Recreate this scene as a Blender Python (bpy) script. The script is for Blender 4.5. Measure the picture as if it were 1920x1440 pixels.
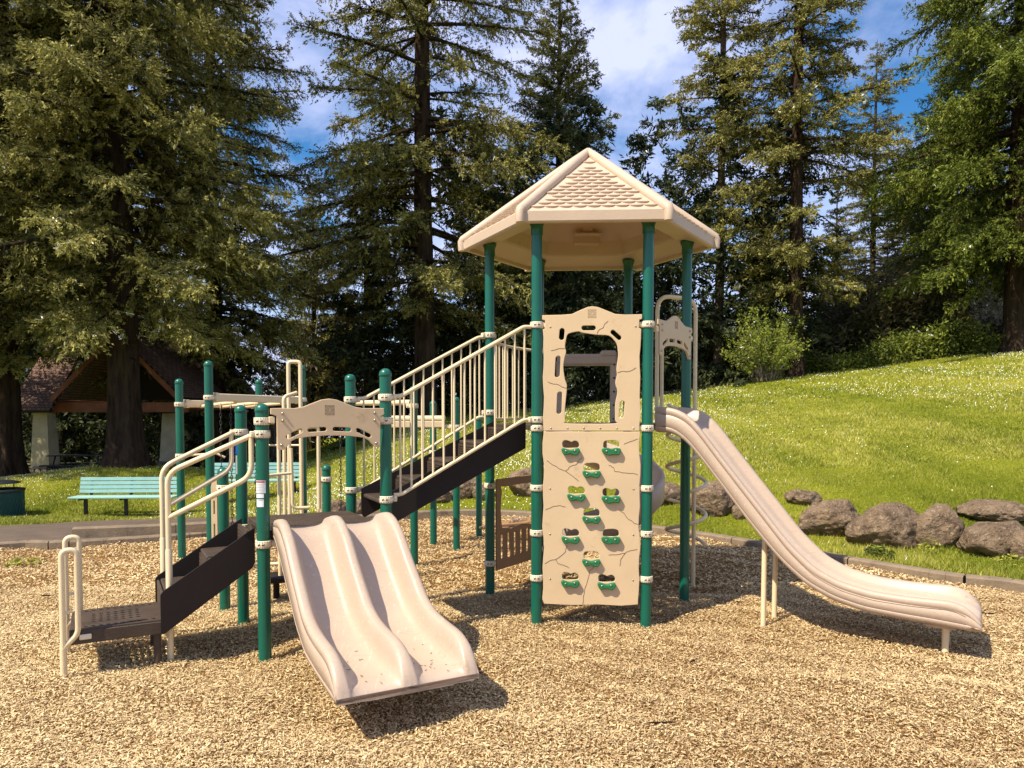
import bpy, math, random
import numpy as np
from mathutils import Vector, Matrix
R=math.radians; PI=math.pi
for o in list(bpy.data.objects): bpy.data.objects.remove(o)
SC=bpy.context.scene; COL=SC.collection
random.seed(5)
# ------------------------------------------------------------------ camera, light, exposure
CAMH=1.7; FPX=1387.0; CYT=831.0; PITCH=R(-2.2)
cd=bpy.data.cameras.new('camera'); cam=bpy.data.objects.new('camera',cd); COL.objects.link(cam)
cam.location=(0,0,CAMH); cam.rotation_euler=(R(90)+PITCH,0,0)
cd.sensor_width=36; cd.lens=36*FPX/1920; cd.shift_y=(CYT-720)/1920; cd.clip_end=2000; cd.clip_start=.1
SC.camera=cam
LX,LY,LZ=.60,.48,-1.0                       # way the sunlight travels
sunel=math.atan2(1,math.hypot(LX,LY))
sd=bpy.data.lights.new('sun','SUN'); sun=bpy.data.objects.new('sun',sd); COL.objects.link(sun)
sun.rotation_euler=Vector((LX,LY,LZ)).to_track_quat('-Z','Y').to_euler()
sd.energy=5.0; sd.angle=R(.5); sd.color=(1,.895,.70)
w=bpy.data.worlds.new('World'); SC.world=w; w.use_nodes=True
nt=w.node_tree; N=nt.nodes; L=nt.links
bg=N['Background']; out=N['World Output']
sky=N.new('ShaderNodeTexSky'); sky.sky_type='NISHITA'; sky.sun_disc=False
sky.sun_elevation=sunel; sky.sun_rotation=math.atan2(-LX,-LY)   # clockwise from +Y
sky.air_density=1.0; sky.dust_density=.4; sky.ozone_density=2.5
tc=N.new('ShaderNodeTexCoord'); mp=N.new('ShaderNodeMapping'); mp.inputs['Scale'].default_value=(1.1,1.1,2.2)
mp.inputs['Location'].default_value=(.75,.1,.2)
n1=N.new('ShaderNodeTexNoise'); n1.inputs['Scale'].default_value=3.4; n1.inputs['Detail'].default_value=8; n1.inputs['Roughness'].default_value=.58
n1.inputs['Distortion'].default_value=.35
rp=N.new('ShaderNodeValToRGB'); rp.color_ramp.elements[0].position=.36; rp.color_ramp.elements[1].position=.60; rp.color_ramp.elements[0].color=(.04,.04,.04,1); rp.color_ramp.elements[1].color=(.9,.9,.9,1)
mx=N.new('ShaderNodeMixRGB'); mx.inputs['Color2'].default_value=(7.6,8.1,11.4,1)
hs=N.new('ShaderNodeHueSaturation'); hs.inputs['Saturation'].default_value=1.45; hs.inputs['Value'].default_value=1.35
L.new(tc.outputs['Generated'],mp.inputs['Vector']); L.new(mp.outputs[0],n1.inputs['Vector']); L.new(n1.outputs['Fac'],rp.inputs[0])
L.new(sky.outputs[0],hs.inputs['Color']); L.new(hs.outputs[0],mx.inputs['Color1']); L.new(rp.outputs[0],mx.inputs['Fac'])
L.new(mx.outputs[0],bg.inputs[0]); bg.inputs[1].default_value=.078
SC.view_settings.view_transform='Standard'; SC.view_settings.look='None'; SC.view_settings.gamma=1
SC.view_settings.exposure=.56

def ray(x,y):
    a=(x-960)/FPX; b=-(y-CYT)/FPX; c,s=math.cos(PITCH),math.sin(PITCH)
    return (a,c-b*s,s+b*c)
def onz(x,y,z=0):
    r=ray(x,y); t=(z-CAMH)/r[2]; return (r[0]*t,r[1]*t)
def onY(x,y,Y):
    r=ray(x,y); t=Y/r[1]; return (r[0]*t,Y,CAMH+r[2]*t)

# ------------------------------------------------------------------ materials
def mat(name,c,rough=.5,var=0,vscale=4,bump=0,bscale=40,spec=.5,c2=None,coat=0,dirt=None,metal=0,bdist=.02,stretch=0,scuff=0):
    m=bpy.data.materials.new(name); m.use_nodes=True; n=m.node_tree.nodes; l=m.node_tree.links
    b=n['Principled BSDF']; b.inputs['Roughness'].default_value=rough; b.inputs['Specular IOR Level'].default_value=spec
    b.inputs['Coat Weight'].default_value=coat; b.inputs['Metallic'].default_value=metal
    b.inputs['Base Color'].default_value=(*c,1)
    t=n.new('ShaderNodeTexCoord')
    if stretch:
        mp_=n.new('ShaderNodeMapping'); mp_.inputs['Scale'].default_value=(1,1,stretch); l.new(t.outputs['Object'],mp_.inputs['Vector'])
        class _T: outputs={'Object':mp_.outputs[0]}
        t=_T
    if var or c2:
        z=n.new('ShaderNodeTexNoise'); z.inputs['Scale'].default_value=vscale; z.inputs['Detail'].default_value=6; z.inputs['Roughness'].default_value=.65
        l.new(t.outputs['Object'],z.inputs['Vector'])
        r=n.new('ShaderNodeValToRGB'); r.color_ramp.elements[0].position=.3; r.color_ramp.elements[1].position=.7
        a=c2 if c2 else tuple(x*(1-var) for x in c)
        r.color_ramp.elements[0].color=(*a,1); r.color_ramp.elements[1].color=(*(c if c2 else tuple(min(1,x*(1+var*.5)) for x in c)),1)
        l.new(z.outputs['Fac'],r.inputs[0]); last=r.outputs[0]
        if dirt:
            d=n.new('ShaderNodeTexNoise'); d.inputs['Scale'].default_value=dirt[1]; d.inputs['Detail'].default_value=9; d.inputs['Roughness'].default_value=.75
            l.new(t.outputs['Object'],d.inputs['Vector'])
            r2=n.new('ShaderNodeValToRGB'); r2.color_ramp.elements[0].position=dirt[2]; r2.color_ramp.elements[1].position=dirt[2]+.12
            l.new(d.outputs['Fac'],r2.inputs[0])
            q=n.new('ShaderNodeMixRGB'); l.new(last,q.inputs['Color1']); q.inputs['Color2'].default_value=(*dirt[0],1)
            l.new(r2.outputs[0],q.inputs['Fac']); last=q.outputs[0]
        if scuff:      # fine rubbed scratches
            for sc_,k_ in(((2,60,60),.17),((70,3,50),.14)):
                m3=n.new('ShaderNodeMapping'); m3.inputs['Scale'].default_value=sc_; m3.inputs['Rotation'].default_value=(0,0,.55 if k_>.15 else -.5); l.new(t.outputs['Object'],m3.inputs['Vector'])
                d3=n.new('ShaderNodeTexNoise'); d3.inputs['Scale'].default_value=1; d3.inputs['Detail'].default_value=5; l.new(m3.outputs[0],d3.inputs['Vector'])
                r3=n.new('ShaderNodeValToRGB'); r3.color_ramp.elements[0].position=.60; r3.color_ramp.elements[1].position=.72; r3.color_ramp.elements[1].color=(k_*2.4,)*3+(1,); l.new(d3.outputs['Fac'],r3.inputs[0])
                q3=n.new('ShaderNodeMixRGB'); q3.inputs['Color2'].default_value=(.70,.60,.48,1) if k_<.15 else (.34,.25,.18,1); l.new(last,q3.inputs['Color1']); l.new(r3.outputs[0],q3.inputs['Fac']); last=q3.outputs[0]
        l.new(last,b.inputs['Base Color'])
    if bump:
        z=n.new('ShaderNodeTexNoise'); z.inputs['Scale'].default_value=bscale; z.inputs['Detail'].default_value=7; z.inputs['Roughness'].default_value=.65
        l.new(t.outputs['Object'],z.inputs['Vector'])
        q=n.new('ShaderNodeBump'); q.inputs['Strength'].default_value=bump; q.inputs['Distance'].default_value=bdist
        l.new(z.outputs['Fac'],q.inputs['Height']); l.new(q.outputs[0],b.inputs['Normal'])
    return m
def tintmat(name,cols,rough=.7,transl=0,spec=.2):
    """colour picked along a ramp by the per-face value 'tint'"""
    m=bpy.data.materials.new(name); m.use_nodes=True; n=m.node_tree.nodes; l=m.node_tree.links
    b=n['Principled BSDF']; b.inputs['Roughness'].default_value=rough; b.inputs['Specular IOR Level'].default_value=spec
    a=n.new('ShaderNodeAttribute'); a.attribute_name='tint'
    r=n.new('ShaderNodeValToRGB'); el=r.color_ramp.elements
    for i,c in enumerate(cols):
        p=i/(len(cols)-1)
        e=el[0] if i==0 else (el[1] if i==len(cols)-1 else el.new(p))
        e.position=p; e.color=(*c,1)
    # keep order right
    l.new(a.outputs['Fac'],r.inputs[0]); l.new(r.outputs[0],b.inputs['Base Color'])
    if transl:
        t=n.new('ShaderNodeBsdfTranslucent'); l.new(r.outputs[0],t.inputs[0]); x=n.new('ShaderNodeMixShader'); x.inputs[0].default_value=transl
        l.new(b.outputs[0],x.inputs[1]); l.new(t.outputs[0],x.inputs[2]); l.new(x.outputs[0],n['Material Output'].inputs[0])
    return m
M={}
M['green']=mat('green_post_paint',(.0008,.105,.068),.33,var=.10,vscale=3,bump=.05,bscale=90,spec=.5,coat=.15,dirt=((.08,.22,.16),26,.655))
M['tan']=mat('tan_panel_plastic',(.61,.455,.28),.48,var=.07,vscale=2.5,bump=.06,bscale=160,spec=.35,dirt=((.46,.31,.17),6,.60))
M['slide']=mat('beige_slide_plastic',(.47,.36,.275),.38,var=.06,vscale=3,bump=.06,bscale=50,spec=.4,dirt=((.36,.25,.17),5,.60),scuff=1)
M['roof']=mat('beige_roof_plastic',(.54,.415,.31),.5,var=.08,vscale=3,bump=.10,bscale=60,spec=.35,dirt=((.26,.20,.12),4.5,.62))
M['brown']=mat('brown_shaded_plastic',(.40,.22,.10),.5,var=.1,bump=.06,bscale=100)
M['rail']=mat('cream_rail_paint',(.74,.60,.38),.35,var=.05,vscale=6,bump=.03,bscale=60,spec=.5,dirt=((.52,.40,.24),30,.72))
M['clamp']=mat('cream_clamp_metal',(.76,.66,.48),.45,var=.08,vscale=20,bump=.15,bscale=90)
M['mark']=mat('dark_cast_marks',(.05,.035,.02),.8,var=.2)
M['crack']=mat('engraved_line',(.17,.10,.055),.8,var=.2)
M['groove_shade']=mat('groove_shade_brown',(.22,.14,.09),.8,var=.1)  # darker beige-brown, shade of the slide grooves put into the colour
M['deck']=mat('brown_vinyl_deck',(.080,.055,.038),.55,c2=(.045,.030,.021),vscale=6,bump=.25,bscale=120,spec=.4,dirt=((.12,.09,.055),9,.60))
M['side']=mat('dark_brown_vinyl_side',(.012,.006,.0045),.75,var=.15,vscale=5,bump=.08,bscale=60,spec=.4,dirt=((.035,.02,.014),7,.66))
M['hold']=mat('green_hand_hold',(.012,.16,.055),.5,var=.15,vscale=20,bump=.2,bscale=80)
M['steel']=mat('galvanised_bolt',(.42,.38,.32),.3,var=.1,metal=.8)
M['chain']=mat('black_chain',(.02,.018,.016),.5,var=.2,spec=.5)
M['white']=mat('white_sticker',(.75,.77,.78),.5,var=.03)
M['red']=mat('red_print',(.45,.05,.04),.5,var=.05)
M['grey']=mat('grey_print',(.30,.30,.30),.6,var=.05)
M['blue']=mat('blue_print',(.02,.12,.7),.4,var=.05)
M['teal']=mat('aqua_bench_slat',(.24,.45,.42),.5,var=.12,vscale=5,bump=.1,bscale=60)
M['iron']=mat('black_iron',(.012,.014,.016),.5,var=.1,bump=.1)
M['can']=mat('dark_teal_mesh_can',(.006,.07,.085),.5,var=.2,vscale=25,bump=.4,bscale=80)
M['concrete']=mat('kerb_concrete',(.27,.20,.13),.9,c2=(.15,.11,.075),vscale=5,bump=.5,bscale=50,dirt=((.07,.06,.04),4,.58))
M['asphalt']=mat('asphalt_path',(.15,.105,.07),.92,c2=(.085,.060,.042),vscale=2.5,bump=.6,bscale=90,dirt=((.26,.20,.12),30,.66))
M['rock']=mat('lichened_basalt',(.38,.27,.175),.95,c2=(.12,.08,.055),vscale=7,bump=1.0,bscale=16,spec=.1,dirt=((.58,.48,.34),26,.55),bdist=.12)
M['bark']=mat('furrowed_bark',(.085,.055,.035),.95,c2=(.018,.011,.008),vscale=7,bump=1.0,bscale=9,spec=.1,bdist=.15,stretch=.18)
M['barkl']=mat('pale_bark',(.17,.12,.085),.95,c2=(.07,.05,.035),vscale=7,bump=1,bscale=12,spec=.1,bdist=.06,stretch=.2)
M['stucco']=mat('cream_stucco',(.52,.44,.29),.9,c2=(.38,.31,.19),vscale=3,bump=.3,bscale=60)
M['timber']=mat('red_brown_timber',(.28,.085,.03),.6,c2=(.16,.045,.016),vscale=3,bump=.2)
M['stone']=mat('stone_block',(.22,.18,.15),.9,c2=(.10,.075,.06),vscale=9,bump=.6,bscale=20)
M['dark']=mat('gable_shade_dark',(.03,.02,.015),.9,var=.2)  # near-black colour for the shade inside the shelter gable

def shinglemat():
    m=mat('cedar_shingles',(.17,.09,.06),.9,var=.3,vscale=4)
    n=m.node_tree.nodes; l=m.node_tree.links; b=n['Principled BSDF']
    t=n.new('ShaderNodeTexCoord'); k=n.new('ShaderNodeTexBrick'); k.inputs['Scale'].default_value=1
    k.inputs['Brick Width'].default_value=.16; k.inputs['Row Height'].default_value=.13; k.inputs['Mortar Size'].default_value=.012
    k.inputs['Color1'].default_value=(.20,.105,.075,1); k.inputs['Color2'].default_value=(.11,.06,.045,1); k.inputs['Mortar'].default_value=(.02,.012,.01,1)
    l.new(t.outputs['UV'],k.inputs['Vector']); l.new(k.outputs[0],b.inputs['Base Color'])
    return m
M['shingle']=shinglemat()

def lawnmat():
    m=bpy.data.materials.new('lawn_soil_and_turf'); m.use_nodes=True; n=m.node_tree.nodes; l=m.node_tree.links
    b=n['Principled BSDF']; b.inputs['Roughness'].default_value=.95; b.inputs['Specular IOR Level'].default_value=.1
    t=n.new('ShaderNodeTexCoord')
    def noise(s,d=6,r=.6):
        z=n.new('ShaderNodeTexNoise'); z.inputs['Scale'].default_value=s; z.inputs['Detail'].default_value=d; z.inputs['Roughness'].default_value=r
        l.new(t.outputs['Object'],z.inputs['Vector']); return z
    a=noise(.35,5); r=n.new('ShaderNodeValToRGB'); e=r.color_ramp.elements
    e[0].position=.32; e[0].color=(.19,.225,.012,1); e[1].position=.68; e[1].color=(.42,.43,.030,1)
    l.new(a.outputs['Fac'],r.inputs[0])
    f=noise(26,8,.75); r2=n.new('ShaderNodeValToRGB'); r2.color_ramp.elements[0].position=.36; r2.color_ramp.elements[1].position=.62
    r2.color_ramp.elements[0].color=(.30,.34,.25,1)
    l.new(f.outputs['Fac'],r2.inputs[0])
    q=n.new('ShaderNodeMixRGB'); q.blend_type='MULTIPLY'; q.inputs['Fac'].default_value=1
    l.new(r.outputs[0],q.inputs['Color1']); l.new(r2.outputs[0],q.inputs['Color2'])
    s=noise(.55,7,.7); r3=n.new('ShaderNodeValToRGB'); r3.color_ramp.elements[0].position=.60; r3.color_ramp.elements[1].position=.72
    l.new(s.outputs['Fac'],r3.inputs[0]); q2=n.new('ShaderNodeMixRGB'); q2.inputs['Color2'].default_value=(.20,.16,.06,1)
    l.new(q.outputs[0],q2.inputs['Color1']); l.new(r3.outputs[0],q2.inputs['Fac']); l.new(q2.outputs[0],b.inputs['Base Color'])
    bp=n.new('ShaderNodeBump'); bp.inputs['Strength'].default_value=1; bp.inputs['Distance'].default_value=.06
    l.new(f.outputs['Fac'],bp.inputs['Height']); l.new(bp.outputs[0],b.inputs['Normal'])
    return m
M['lawn']=lawnmat()
M['mulch']=mat('wood_fibre_bed',(.40,.23,.08),.95,c2=(.12,.055,.016),vscale=55,bump=1,bscale=80,spec=.1)
M['chips']=tintmat('wood_chips',[(.18,.075,.022),(.54,.305,.10),(.72,.455,.17),(.83,.575,.245),(.93,.745,.42)],.9,0,.15)
M['blade']=tintmat('grass_blades',[(.13,.18,.010),(.29,.34,.016),(.50,.51,.035),(.68,.60,.14)],.8,.25,.2)
M['daisy']=mat('daisy_petals',(.80,.80,.72),.8,var=.05)
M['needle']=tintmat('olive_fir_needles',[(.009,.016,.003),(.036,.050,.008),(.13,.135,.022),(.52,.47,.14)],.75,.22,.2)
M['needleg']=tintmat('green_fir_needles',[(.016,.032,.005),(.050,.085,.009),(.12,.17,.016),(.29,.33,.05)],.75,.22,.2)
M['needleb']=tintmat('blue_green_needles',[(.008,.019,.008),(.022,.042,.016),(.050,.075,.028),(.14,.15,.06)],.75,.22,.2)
M['leafy']=tintmat('spring_leaves',[(.11,.16,.012),(.20,.27,.02),(.32,.38,.04),(.42,.46,.09)],.8,.4,.2)
M['brush']=tintmat('undergrowth_leaves',[(.030,.032,.010),(.075,.075,.018),(.13,.12,.035),(.24,.20,.10)],.85,.25,.15)
M['bare']=tintmat('bare_twigs',[(.10,.075,.045),(.18,.14,.09),(.28,.22,.15),(.38,.32,.24)],.9,0,.1)
M['blossom']=tintmat('white_blossom',[(.30,.26,.20),(.45,.42,.34),(.58,.55,.47),(.7,.67,.6)],.9,.1,.1)
M['russet']=tintmat('russet_leaves',[(.16,.05,.03),(.28,.09,.05),(.38,.15,.08),(.42,.2,.1)],.9,.2,.1)

# ------------------------------------------------------------------ object helpers
def tag(o,label=None,cat=None,group=None,kind=None):
    if label: o['label']=label
    if cat: o['category']=cat
    if group: o['group']=group
    if kind: o['kind']=kind
    return o
def root(name,loc,label,cat,group=None,rz=0):
    o=bpy.data.objects.new(name,None); COL.objects.link(o); o.location=loc; o.rotation_euler=(0,0,rz)
    o.empty_display_size=.2
    return tag(o,label,cat,group)
class MB:
    def __init__(s): s.v=[]; s.f=[]; s.m=[]; s.s=[]; s.uv=None
    def add(s,V,F,mi=0,sm=False):
        b=len(s.v); s.v.extend([tuple(p) for p in V])
        for f in F: s.f.append([b+i for i in f]); s.m.append(mi); s.s.append(sm)
    def box(s,c,size,ax=None,ay=None,az=None,mi=0,bev=0):
        ax=Vector(ax or (1,0,0)).normalized(); az=Vector(az or (0,0,1)).normalized(); ay=Vector(ay).normalized() if ay else az.cross(ax).normalized()
        c=Vector(c); hx,hy,hz=[d/2 for d in size]
        if bev<=0:
            V=[c+ax*hx*i+ay*hy*j+az*hz*k for k in(-1,1) for j in(-1,1) for i in(-1,1)]
            s.add(V,[(0,2,3,1),(4,5,7,6),(0,1,5,4),(2,6,7,3),(0,4,6,2),(1,3,7,5)],mi)
        else:
            b=min(bev,hx*.9,hy*.9,hz*.9); V=[]; F=[]
            # chamfered box: 24 verts
            idx={}
            for k in(-1,1):
                for j in(-1,1):
                    for i in(-1,1):
                        for a in range(3):
                            q=[hx-b,hy-b,hz-b]; q[a]=[hx,hy,hz][a]
                            idx[(i,j,k,a)]=len(V); V.append(c+ax*q[0]*i+ay*q[1]*j+az*q[2]*k)
            def fq(a,sg):
                o=[x for x in range(3) if x!=a]; r=[]
                for p,qq in((-1,-1),(1,-1),(1,1),(-1,1)):
                    t=[0,0,0]; t[a]=sg; t[o[0]]=p; t[o[1]]=qq; r.append(idx[(*t,a)])
                return r if (sg>0)==(a!=1) else r[::-1]
            for a in range(3):
                for sg in(-1,1): F.append(fq(a,sg))
            for a in range(3):
                b1,b2=[x for x in range(3) if x!=a]
                for p in(-1,1):
                    for q2 in(-1,1):
                        t0=[0,0,0]; t0[b1]=p; t0[b2]=q2; t1=list(t0); t0[a]=-1; t1[a]=1
                        F.append([idx[(*t0,b1)],idx[(*t1,b1)],idx[(*t1,b2)],idx[(*t0,b2)]])
            for k in(-1,1):
                for j in(-1,1):
                    for i in(-1,1): F.append([idx[(i,j,k,a)] for a in range(3)])
            s.add(V,F,mi)
    def tube(s,path,r,n=10,mi=0,caps=True,sm=True,closed=False):
        P=[Vector(p) for p in path]; m=len(P)
        rr=r if isinstance(r,(list,tuple)) else [r]*m
        V=[]; F=[]; up=None
        for i,p in enumerate(P):
            if closed: t=(P[(i+1)%m]-P[i-1])
            else: t=(P[min(i+1,m-1)]-P[max(i-1,0)])
            t.normalize()
            if up is None:
                a=Vector((0,0,1)) if abs(t.z)<.9 else Vector((1,0,0)); up=(a-t*a.dot(t)).normalized()
            else: up=(up-t*up.dot(t)).normalized()
            q=t.cross(up)
            for k in range(n):
                an=2*PI*k/n; V.append(p+(up*math.cos(an)+q*math.sin(an))*rr[i])
        for i in range(m if closed else m-1):
            for k in range(n):
                a=i*n+k; b=i*n+(k+1)%n; c=((i+1)%m)*n+(k+1)%n; d=((i+1)%m)*n+k; F.append((a,b,c,d))
        s.add(V,F,mi,sm)
        if caps and not closed:
            s.add([V[k] for k in range(n)],[list(range(n))[::-1]],mi); s.add([V[(m-1)*n+k] for k in range(n)],[list(range(n))],mi)
    def lathe(s,c,prof,n=20,mi=0,sm=True):
        c=Vector(c); V=[]; F=[]
        for (r,z) in prof:
            for k in range(n):
                a=2*PI*k/n; V.append(c+Vector((r*math.cos(a),r*math.sin(a),z)))
        for i in range(len(prof)-1):
            for k in range(n):
                a=i*n+k; b=i*n+(k+1)%n; F.append((a,b,b+n,a+n))
        s.add(V,F,mi,sm)
    def plate(s,outline,holes,t,O,X,Z,Nrm,bev=.004,mi=0):
        cu=bpy.data.curves.new('tmp','CURVE'); cu.dimensions='2D'; cu.fill_mode='BOTH'; cu.extrude=max(t/2-bev,.001); cu.bevel_depth=bev; cu.bevel_resolution=1
        cu.offset=-bev
        for pl in [outline]+list(holes):
            sp=cu.splines.new('POLY'); sp.points.add(len(pl)-1)
            for i,p in enumerate(pl): sp.points[i].co=(p[0],p[1],0,1)
            sp.use_cyclic_u=True
        ob=bpy.data.objects.new('tmp',cu); COL.objects.link(ob)
        dg=bpy.context.evaluated_depsgraph_get(); me=ob.evaluated_get(dg).to_mesh()
        O=Vector(O);X=Vector(X);Z=Vector(Z);Nn=Vector(Nrm)
        V=[O+X*v.co.x+Z*v.co.y+Nn*v.co.z for v in me.vertices]; F=[list(p.vertices) for p in me.polygons]
        s.add(V,F,mi); ob.evaluated_get(dg).to_mesh_clear(); bpy.data.objects.remove(ob); bpy.data.curves.remove(cu)
    def build(s,name,mats,parent=None,label=None,local=False,tris=None):
        me=bpy.data.meshes.new(name); me.from_pydata([tuple(p) for p in s.v],[],s.f)
        mats=mats if isinstance(mats,(list,tuple)) else [mats]
        for m in mats: me.materials.append(M[m])
        me.polygons.foreach_set('material_index',s.m); me.polygons.foreach_set('use_smooth',s.s)
        if s.uv:
            u=me.uv_layers.new(name='UVMap'); 
            for p in me.polygons:
                for li in p.loop_indices: u.data[li].uv=s.uv[me.loops[li].vertex_index]
        me.update()
        o=bpy.data.objects.new(name,me); COL.objects.link(o)
        attach(o,parent,local)
        if label: o['label']=label
        return o
def attach(o,parent,local=False):
    if parent:
        o.parent=parent
        if not local and parent.type=='EMPTY':
            o.matrix_parent_inverse=Matrix.Translation(-Vector(parent.location))
def npmesh(name,V,k,tint,m,parent=None,local=True):
    """V: (n*k,3) array, faces are consecutive k-tuples, tint per face"""
    n=len(V)//k; me=bpy.data.meshes.new(name)
    me.vertices.add(len(V)); me.vertices.foreach_set('co',np.ascontiguousarray(V,dtype=np.float32).ravel())
    me.loops.add(n*k); me.loops.foreach_set('vertex_index',np.arange(n*k,dtype=np.int32))
    me.polygons.add(n); me.polygons.foreach_set('loop_start',np.arange(0,n*k,k,dtype=np.int32)); me.polygons.foreach_set('loop_total',np.full(n,k,dtype=np.int32))
    if tint is not None:
        a=me.attributes.new('tint','FLOAT','FACE'); a.data.foreach_set('value',np.clip(tint,0,1).astype(np.float32))
    me.materials.append(M[m]); me.update(); me.validate()
    o=bpy.data.objects.new(name,me); COL.objects.link(o)
    if parent is not None: attach(o,parent,local)
    return o
def copytree(o,parent=None):
    c=o.copy(); COL.objects.link(c)
    if parent: c.parent=parent
    for ch in o.children: copytree(ch,c)
    return c
def gridmesh(name,P,m,closed_u=True,parent=None,uvs=None):
    """P (rows,cols,3)"""
    r,c,_=P.shape; V=P.reshape(-1,3); F=[]
    for i in range(r-1):
        for j in range(c if closed_u else c-1):
            a=i*c+j; b=i*c+(j+1)%c; F.append((a,b,b+c,a+c))
    me=bpy.data.meshes.new(name); me.from_pydata(V.tolist(),[],F); me.polygons.foreach_set('use_smooth',[True]*len(F)); me.materials.append(M[m]); me.update()
    o=bpy.data.objects.new(name,me); COL.objects.link(o); attach(o,parent); return o
def bend(pts,rad=.06,n=5):
    """round the corners of a polyline"""
    P=[Vector(p) for p in pts]; out=[P[0]]
    for i in range(1,len(P)-1):
        a,b,c=P[i-1],P[i],P[i+1]; d1=(a-b); d2=(c-b); r=min(rad,d1.length*.49,d2.length*.49)
        p0=b+d1.normalized()*r; p1=b+d2.normalized()*r
        for k in range(n+1):
            t=k/n; out.append(p0*(1-t)**2+b*2*t*(1-t)+p1*t*t)
    out.append(P[-1]); return out
def smoothloop(pts,n=5):
    P=[Vector((p[0],p[1])) for p in pts]; m=len(P); o=[]
    for i in range(m):
        a,b,c,d=P[i-1],P[i],P[(i+1)%m],P[(i+2)%m]
        for k in range(n):
            t=k/n; o.append(tuple(.5*((2*b)+(c-a)*t+(2*a-5*b+4*c-d)*t*t+(3*b-a-3*c+d)*t**3)))
    return o
def capsule(cx,cy,l,wd,ang=0,n=6,wob=0):
    o=[]; r=wd/2; h=l/2-r
    for sgn,a0 in((1,-PI/2),(-1,PI/2)):
        for k in range(n+1):
            a=a0+PI*k/n; x=sgn*h+r*math.cos(a); y=r*math.sin(a); y+=wob*math.sin(x*40)
            o.append((cx+x*math.cos(ang)-y*math.sin(ang),cy+x*math.sin(ang)+y*math.cos(ang)))
    return o

# ------------------------------------------------------------------ ground shape
rng=np.random.default_rng(7)
_ph=rng.uniform(0,2*PI,(12,)); _dr=rng.uniform(0,2*PI,(12,)); _fr=np.array([.25,.45,.8,1.2,1.9,2.7,3.7,5,7,9.5,13,17])
def wob(x,y,lo=0,hi=12,fall=.9):
    s=0
    for i in range(lo,hi): s=s+np.sin((x*np.cos(_dr[i])+y*np.sin(_dr[i]))*_fr[i]+_ph[i])*(_fr[lo]/_fr[i])**fall
    return s
C0=np.array([-.7,5.2])
_b=[onz(0,1032),onz(120,1028),onz(242,1021),onz(385,1010),(-3.1,11.2),(-2.0,12.0),onz(785,969),onz(900,966),(.6,12.0),onz(1235,1000),onz(1417,1029),(3.9,8.1),onz(1800,1096),onz(1920,1110),
    (5.9,5.2),(7.0,2),(6.6,-2),(3,-6),(-4,-6.5),(-9,-2),(-10,3.5),(-8.3,7.2)]
_bp=np.array(smoothloop(_b,8)); _th=np.arctan2(_bp[:,1]-C0[1],_bp[:,0]-C0[0]); _rr=np.hypot(_bp[:,0]-C0[0],_bp[:,1]-C0[1])
_o=np.argsort(_th); _th=_th[_o]; _rr=_rr[_o]
def edgeR(th): return np.interp((th+PI)%(2*PI)-PI,np.r_[_th-2*PI,_th,_th+2*PI],np.r_[_rr,_rr,_rr])
_hol=[(3.35,5.2,.45,.035),(-.45,4.1,.45,.04),(-1.9,5.0,.35,.02),(.7,6.0,.45,.04),(-2.7,5.2,.4,.02),(2,7.6,.8,.02),(1.75,7.3,.4,.04)]
def mulchz(x,y):
    z=.013*wob(x,y,2,9,.6)+.007*wob(x*1.7,y*1.7,5,11,.4)
    for a,b,s,d in _hol: z=z-d*np.exp(-((x-a)**2+(y-b)**2)/(2*s*s))
    return z
_cx=[-400,0,200,300,480,560,640,720,800,860,1000,1090,1200,1330,1480,1600,1750,1920,2300]
_cy=[872,870,868,855,845,822,806,794,772,763,753,748,738,721,701,689,673,655,640]
_cd=[40,40,40,40,39,38,37,36,36,36,36,35,34,33,32,31,30.5,30,30]
_cu=[(x-960)/FPX for x in _cx]; _cz=[CAMH+(778-y)/FPX*d for y,d in zip(_cy,_cd)]
def terrz(x,y):
    Y=np.maximum(y,6.0); u=np.clip(x/Y,-.95,.95)
    yc=np.interp(u,_cu,_cd); zc=np.interp(u,_cu,_cz)
    y0=9.5; s=np.clip((Y-y0)/(yc-y0),0,1); s=s**.92
    right=.10+(zc-.10)*s
    left=np.interp(Y,[8,10,15.4,20,26,40],[.1,.06,-.5,-.50,-.64,-.9])
    k=np.clip((u+.42)/.30,0,1); k=k*k*(3-2*k)
    z=left*(1-k)+right*k
    z=z+np.where(Y>yc,-(Y-yc)*.03,0)
    z=z+.58*np.exp(-((x+12.2)**2+(y-23)**2)/(2*3.0**2))+.25*np.exp(-((x+7)**2+(y-21)**2)/(2*3.5**2))
    am=np.clip((Y-11)/8,0,1)
    z=z+.05*am*wob(x,y,0,6,.9)
    d=np.hypot(x-C0[0],y-C0[1])-edgeR(np.arctan2(y-C0[1],x-C0[0])); q=np.clip((d-.12)/1.6,0,1); q=q*q*(3-2*q)
    return .072*(1-q)+z*q
# mulch bed
nth=260; th=np.linspace(-PI,PI,nth,endpoint=False); er=edgeR(th)
ks=np.linspace(0.004,1,150)
P=np.zeros((150,nth,3)); 
for i,k in enumerate(ks):
    rr=er*k; P[i,:,0]=C0[0]+rr*np.cos(th); P[i,:,1]=C0[1]+rr*np.sin(th)
P[:,:,2]=mulchz(P[:,:,0],P[:,:,1])-.012
tag(gridmesh('mulch_ground',P,'mulch'),kind='structure')
# surrounding terrain
offs=np.r_[.13,np.linspace(.4,26,86),27*1.09**np.arange(0,32)]
P=np.zeros((len(offs),nth,3))
for i,k in enumerate(offs):
    rr=er+k; P[i,:,0]=C0[0]+rr*np.cos(th); P[i,:,1]=C0[1]+rr*np.sin(th)
P[:,:,2]=terrz(P[:,:,0],P[:,:,1])
o=gridmesh('ground',P,'lawn'); tag(o,kind='structure')
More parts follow.
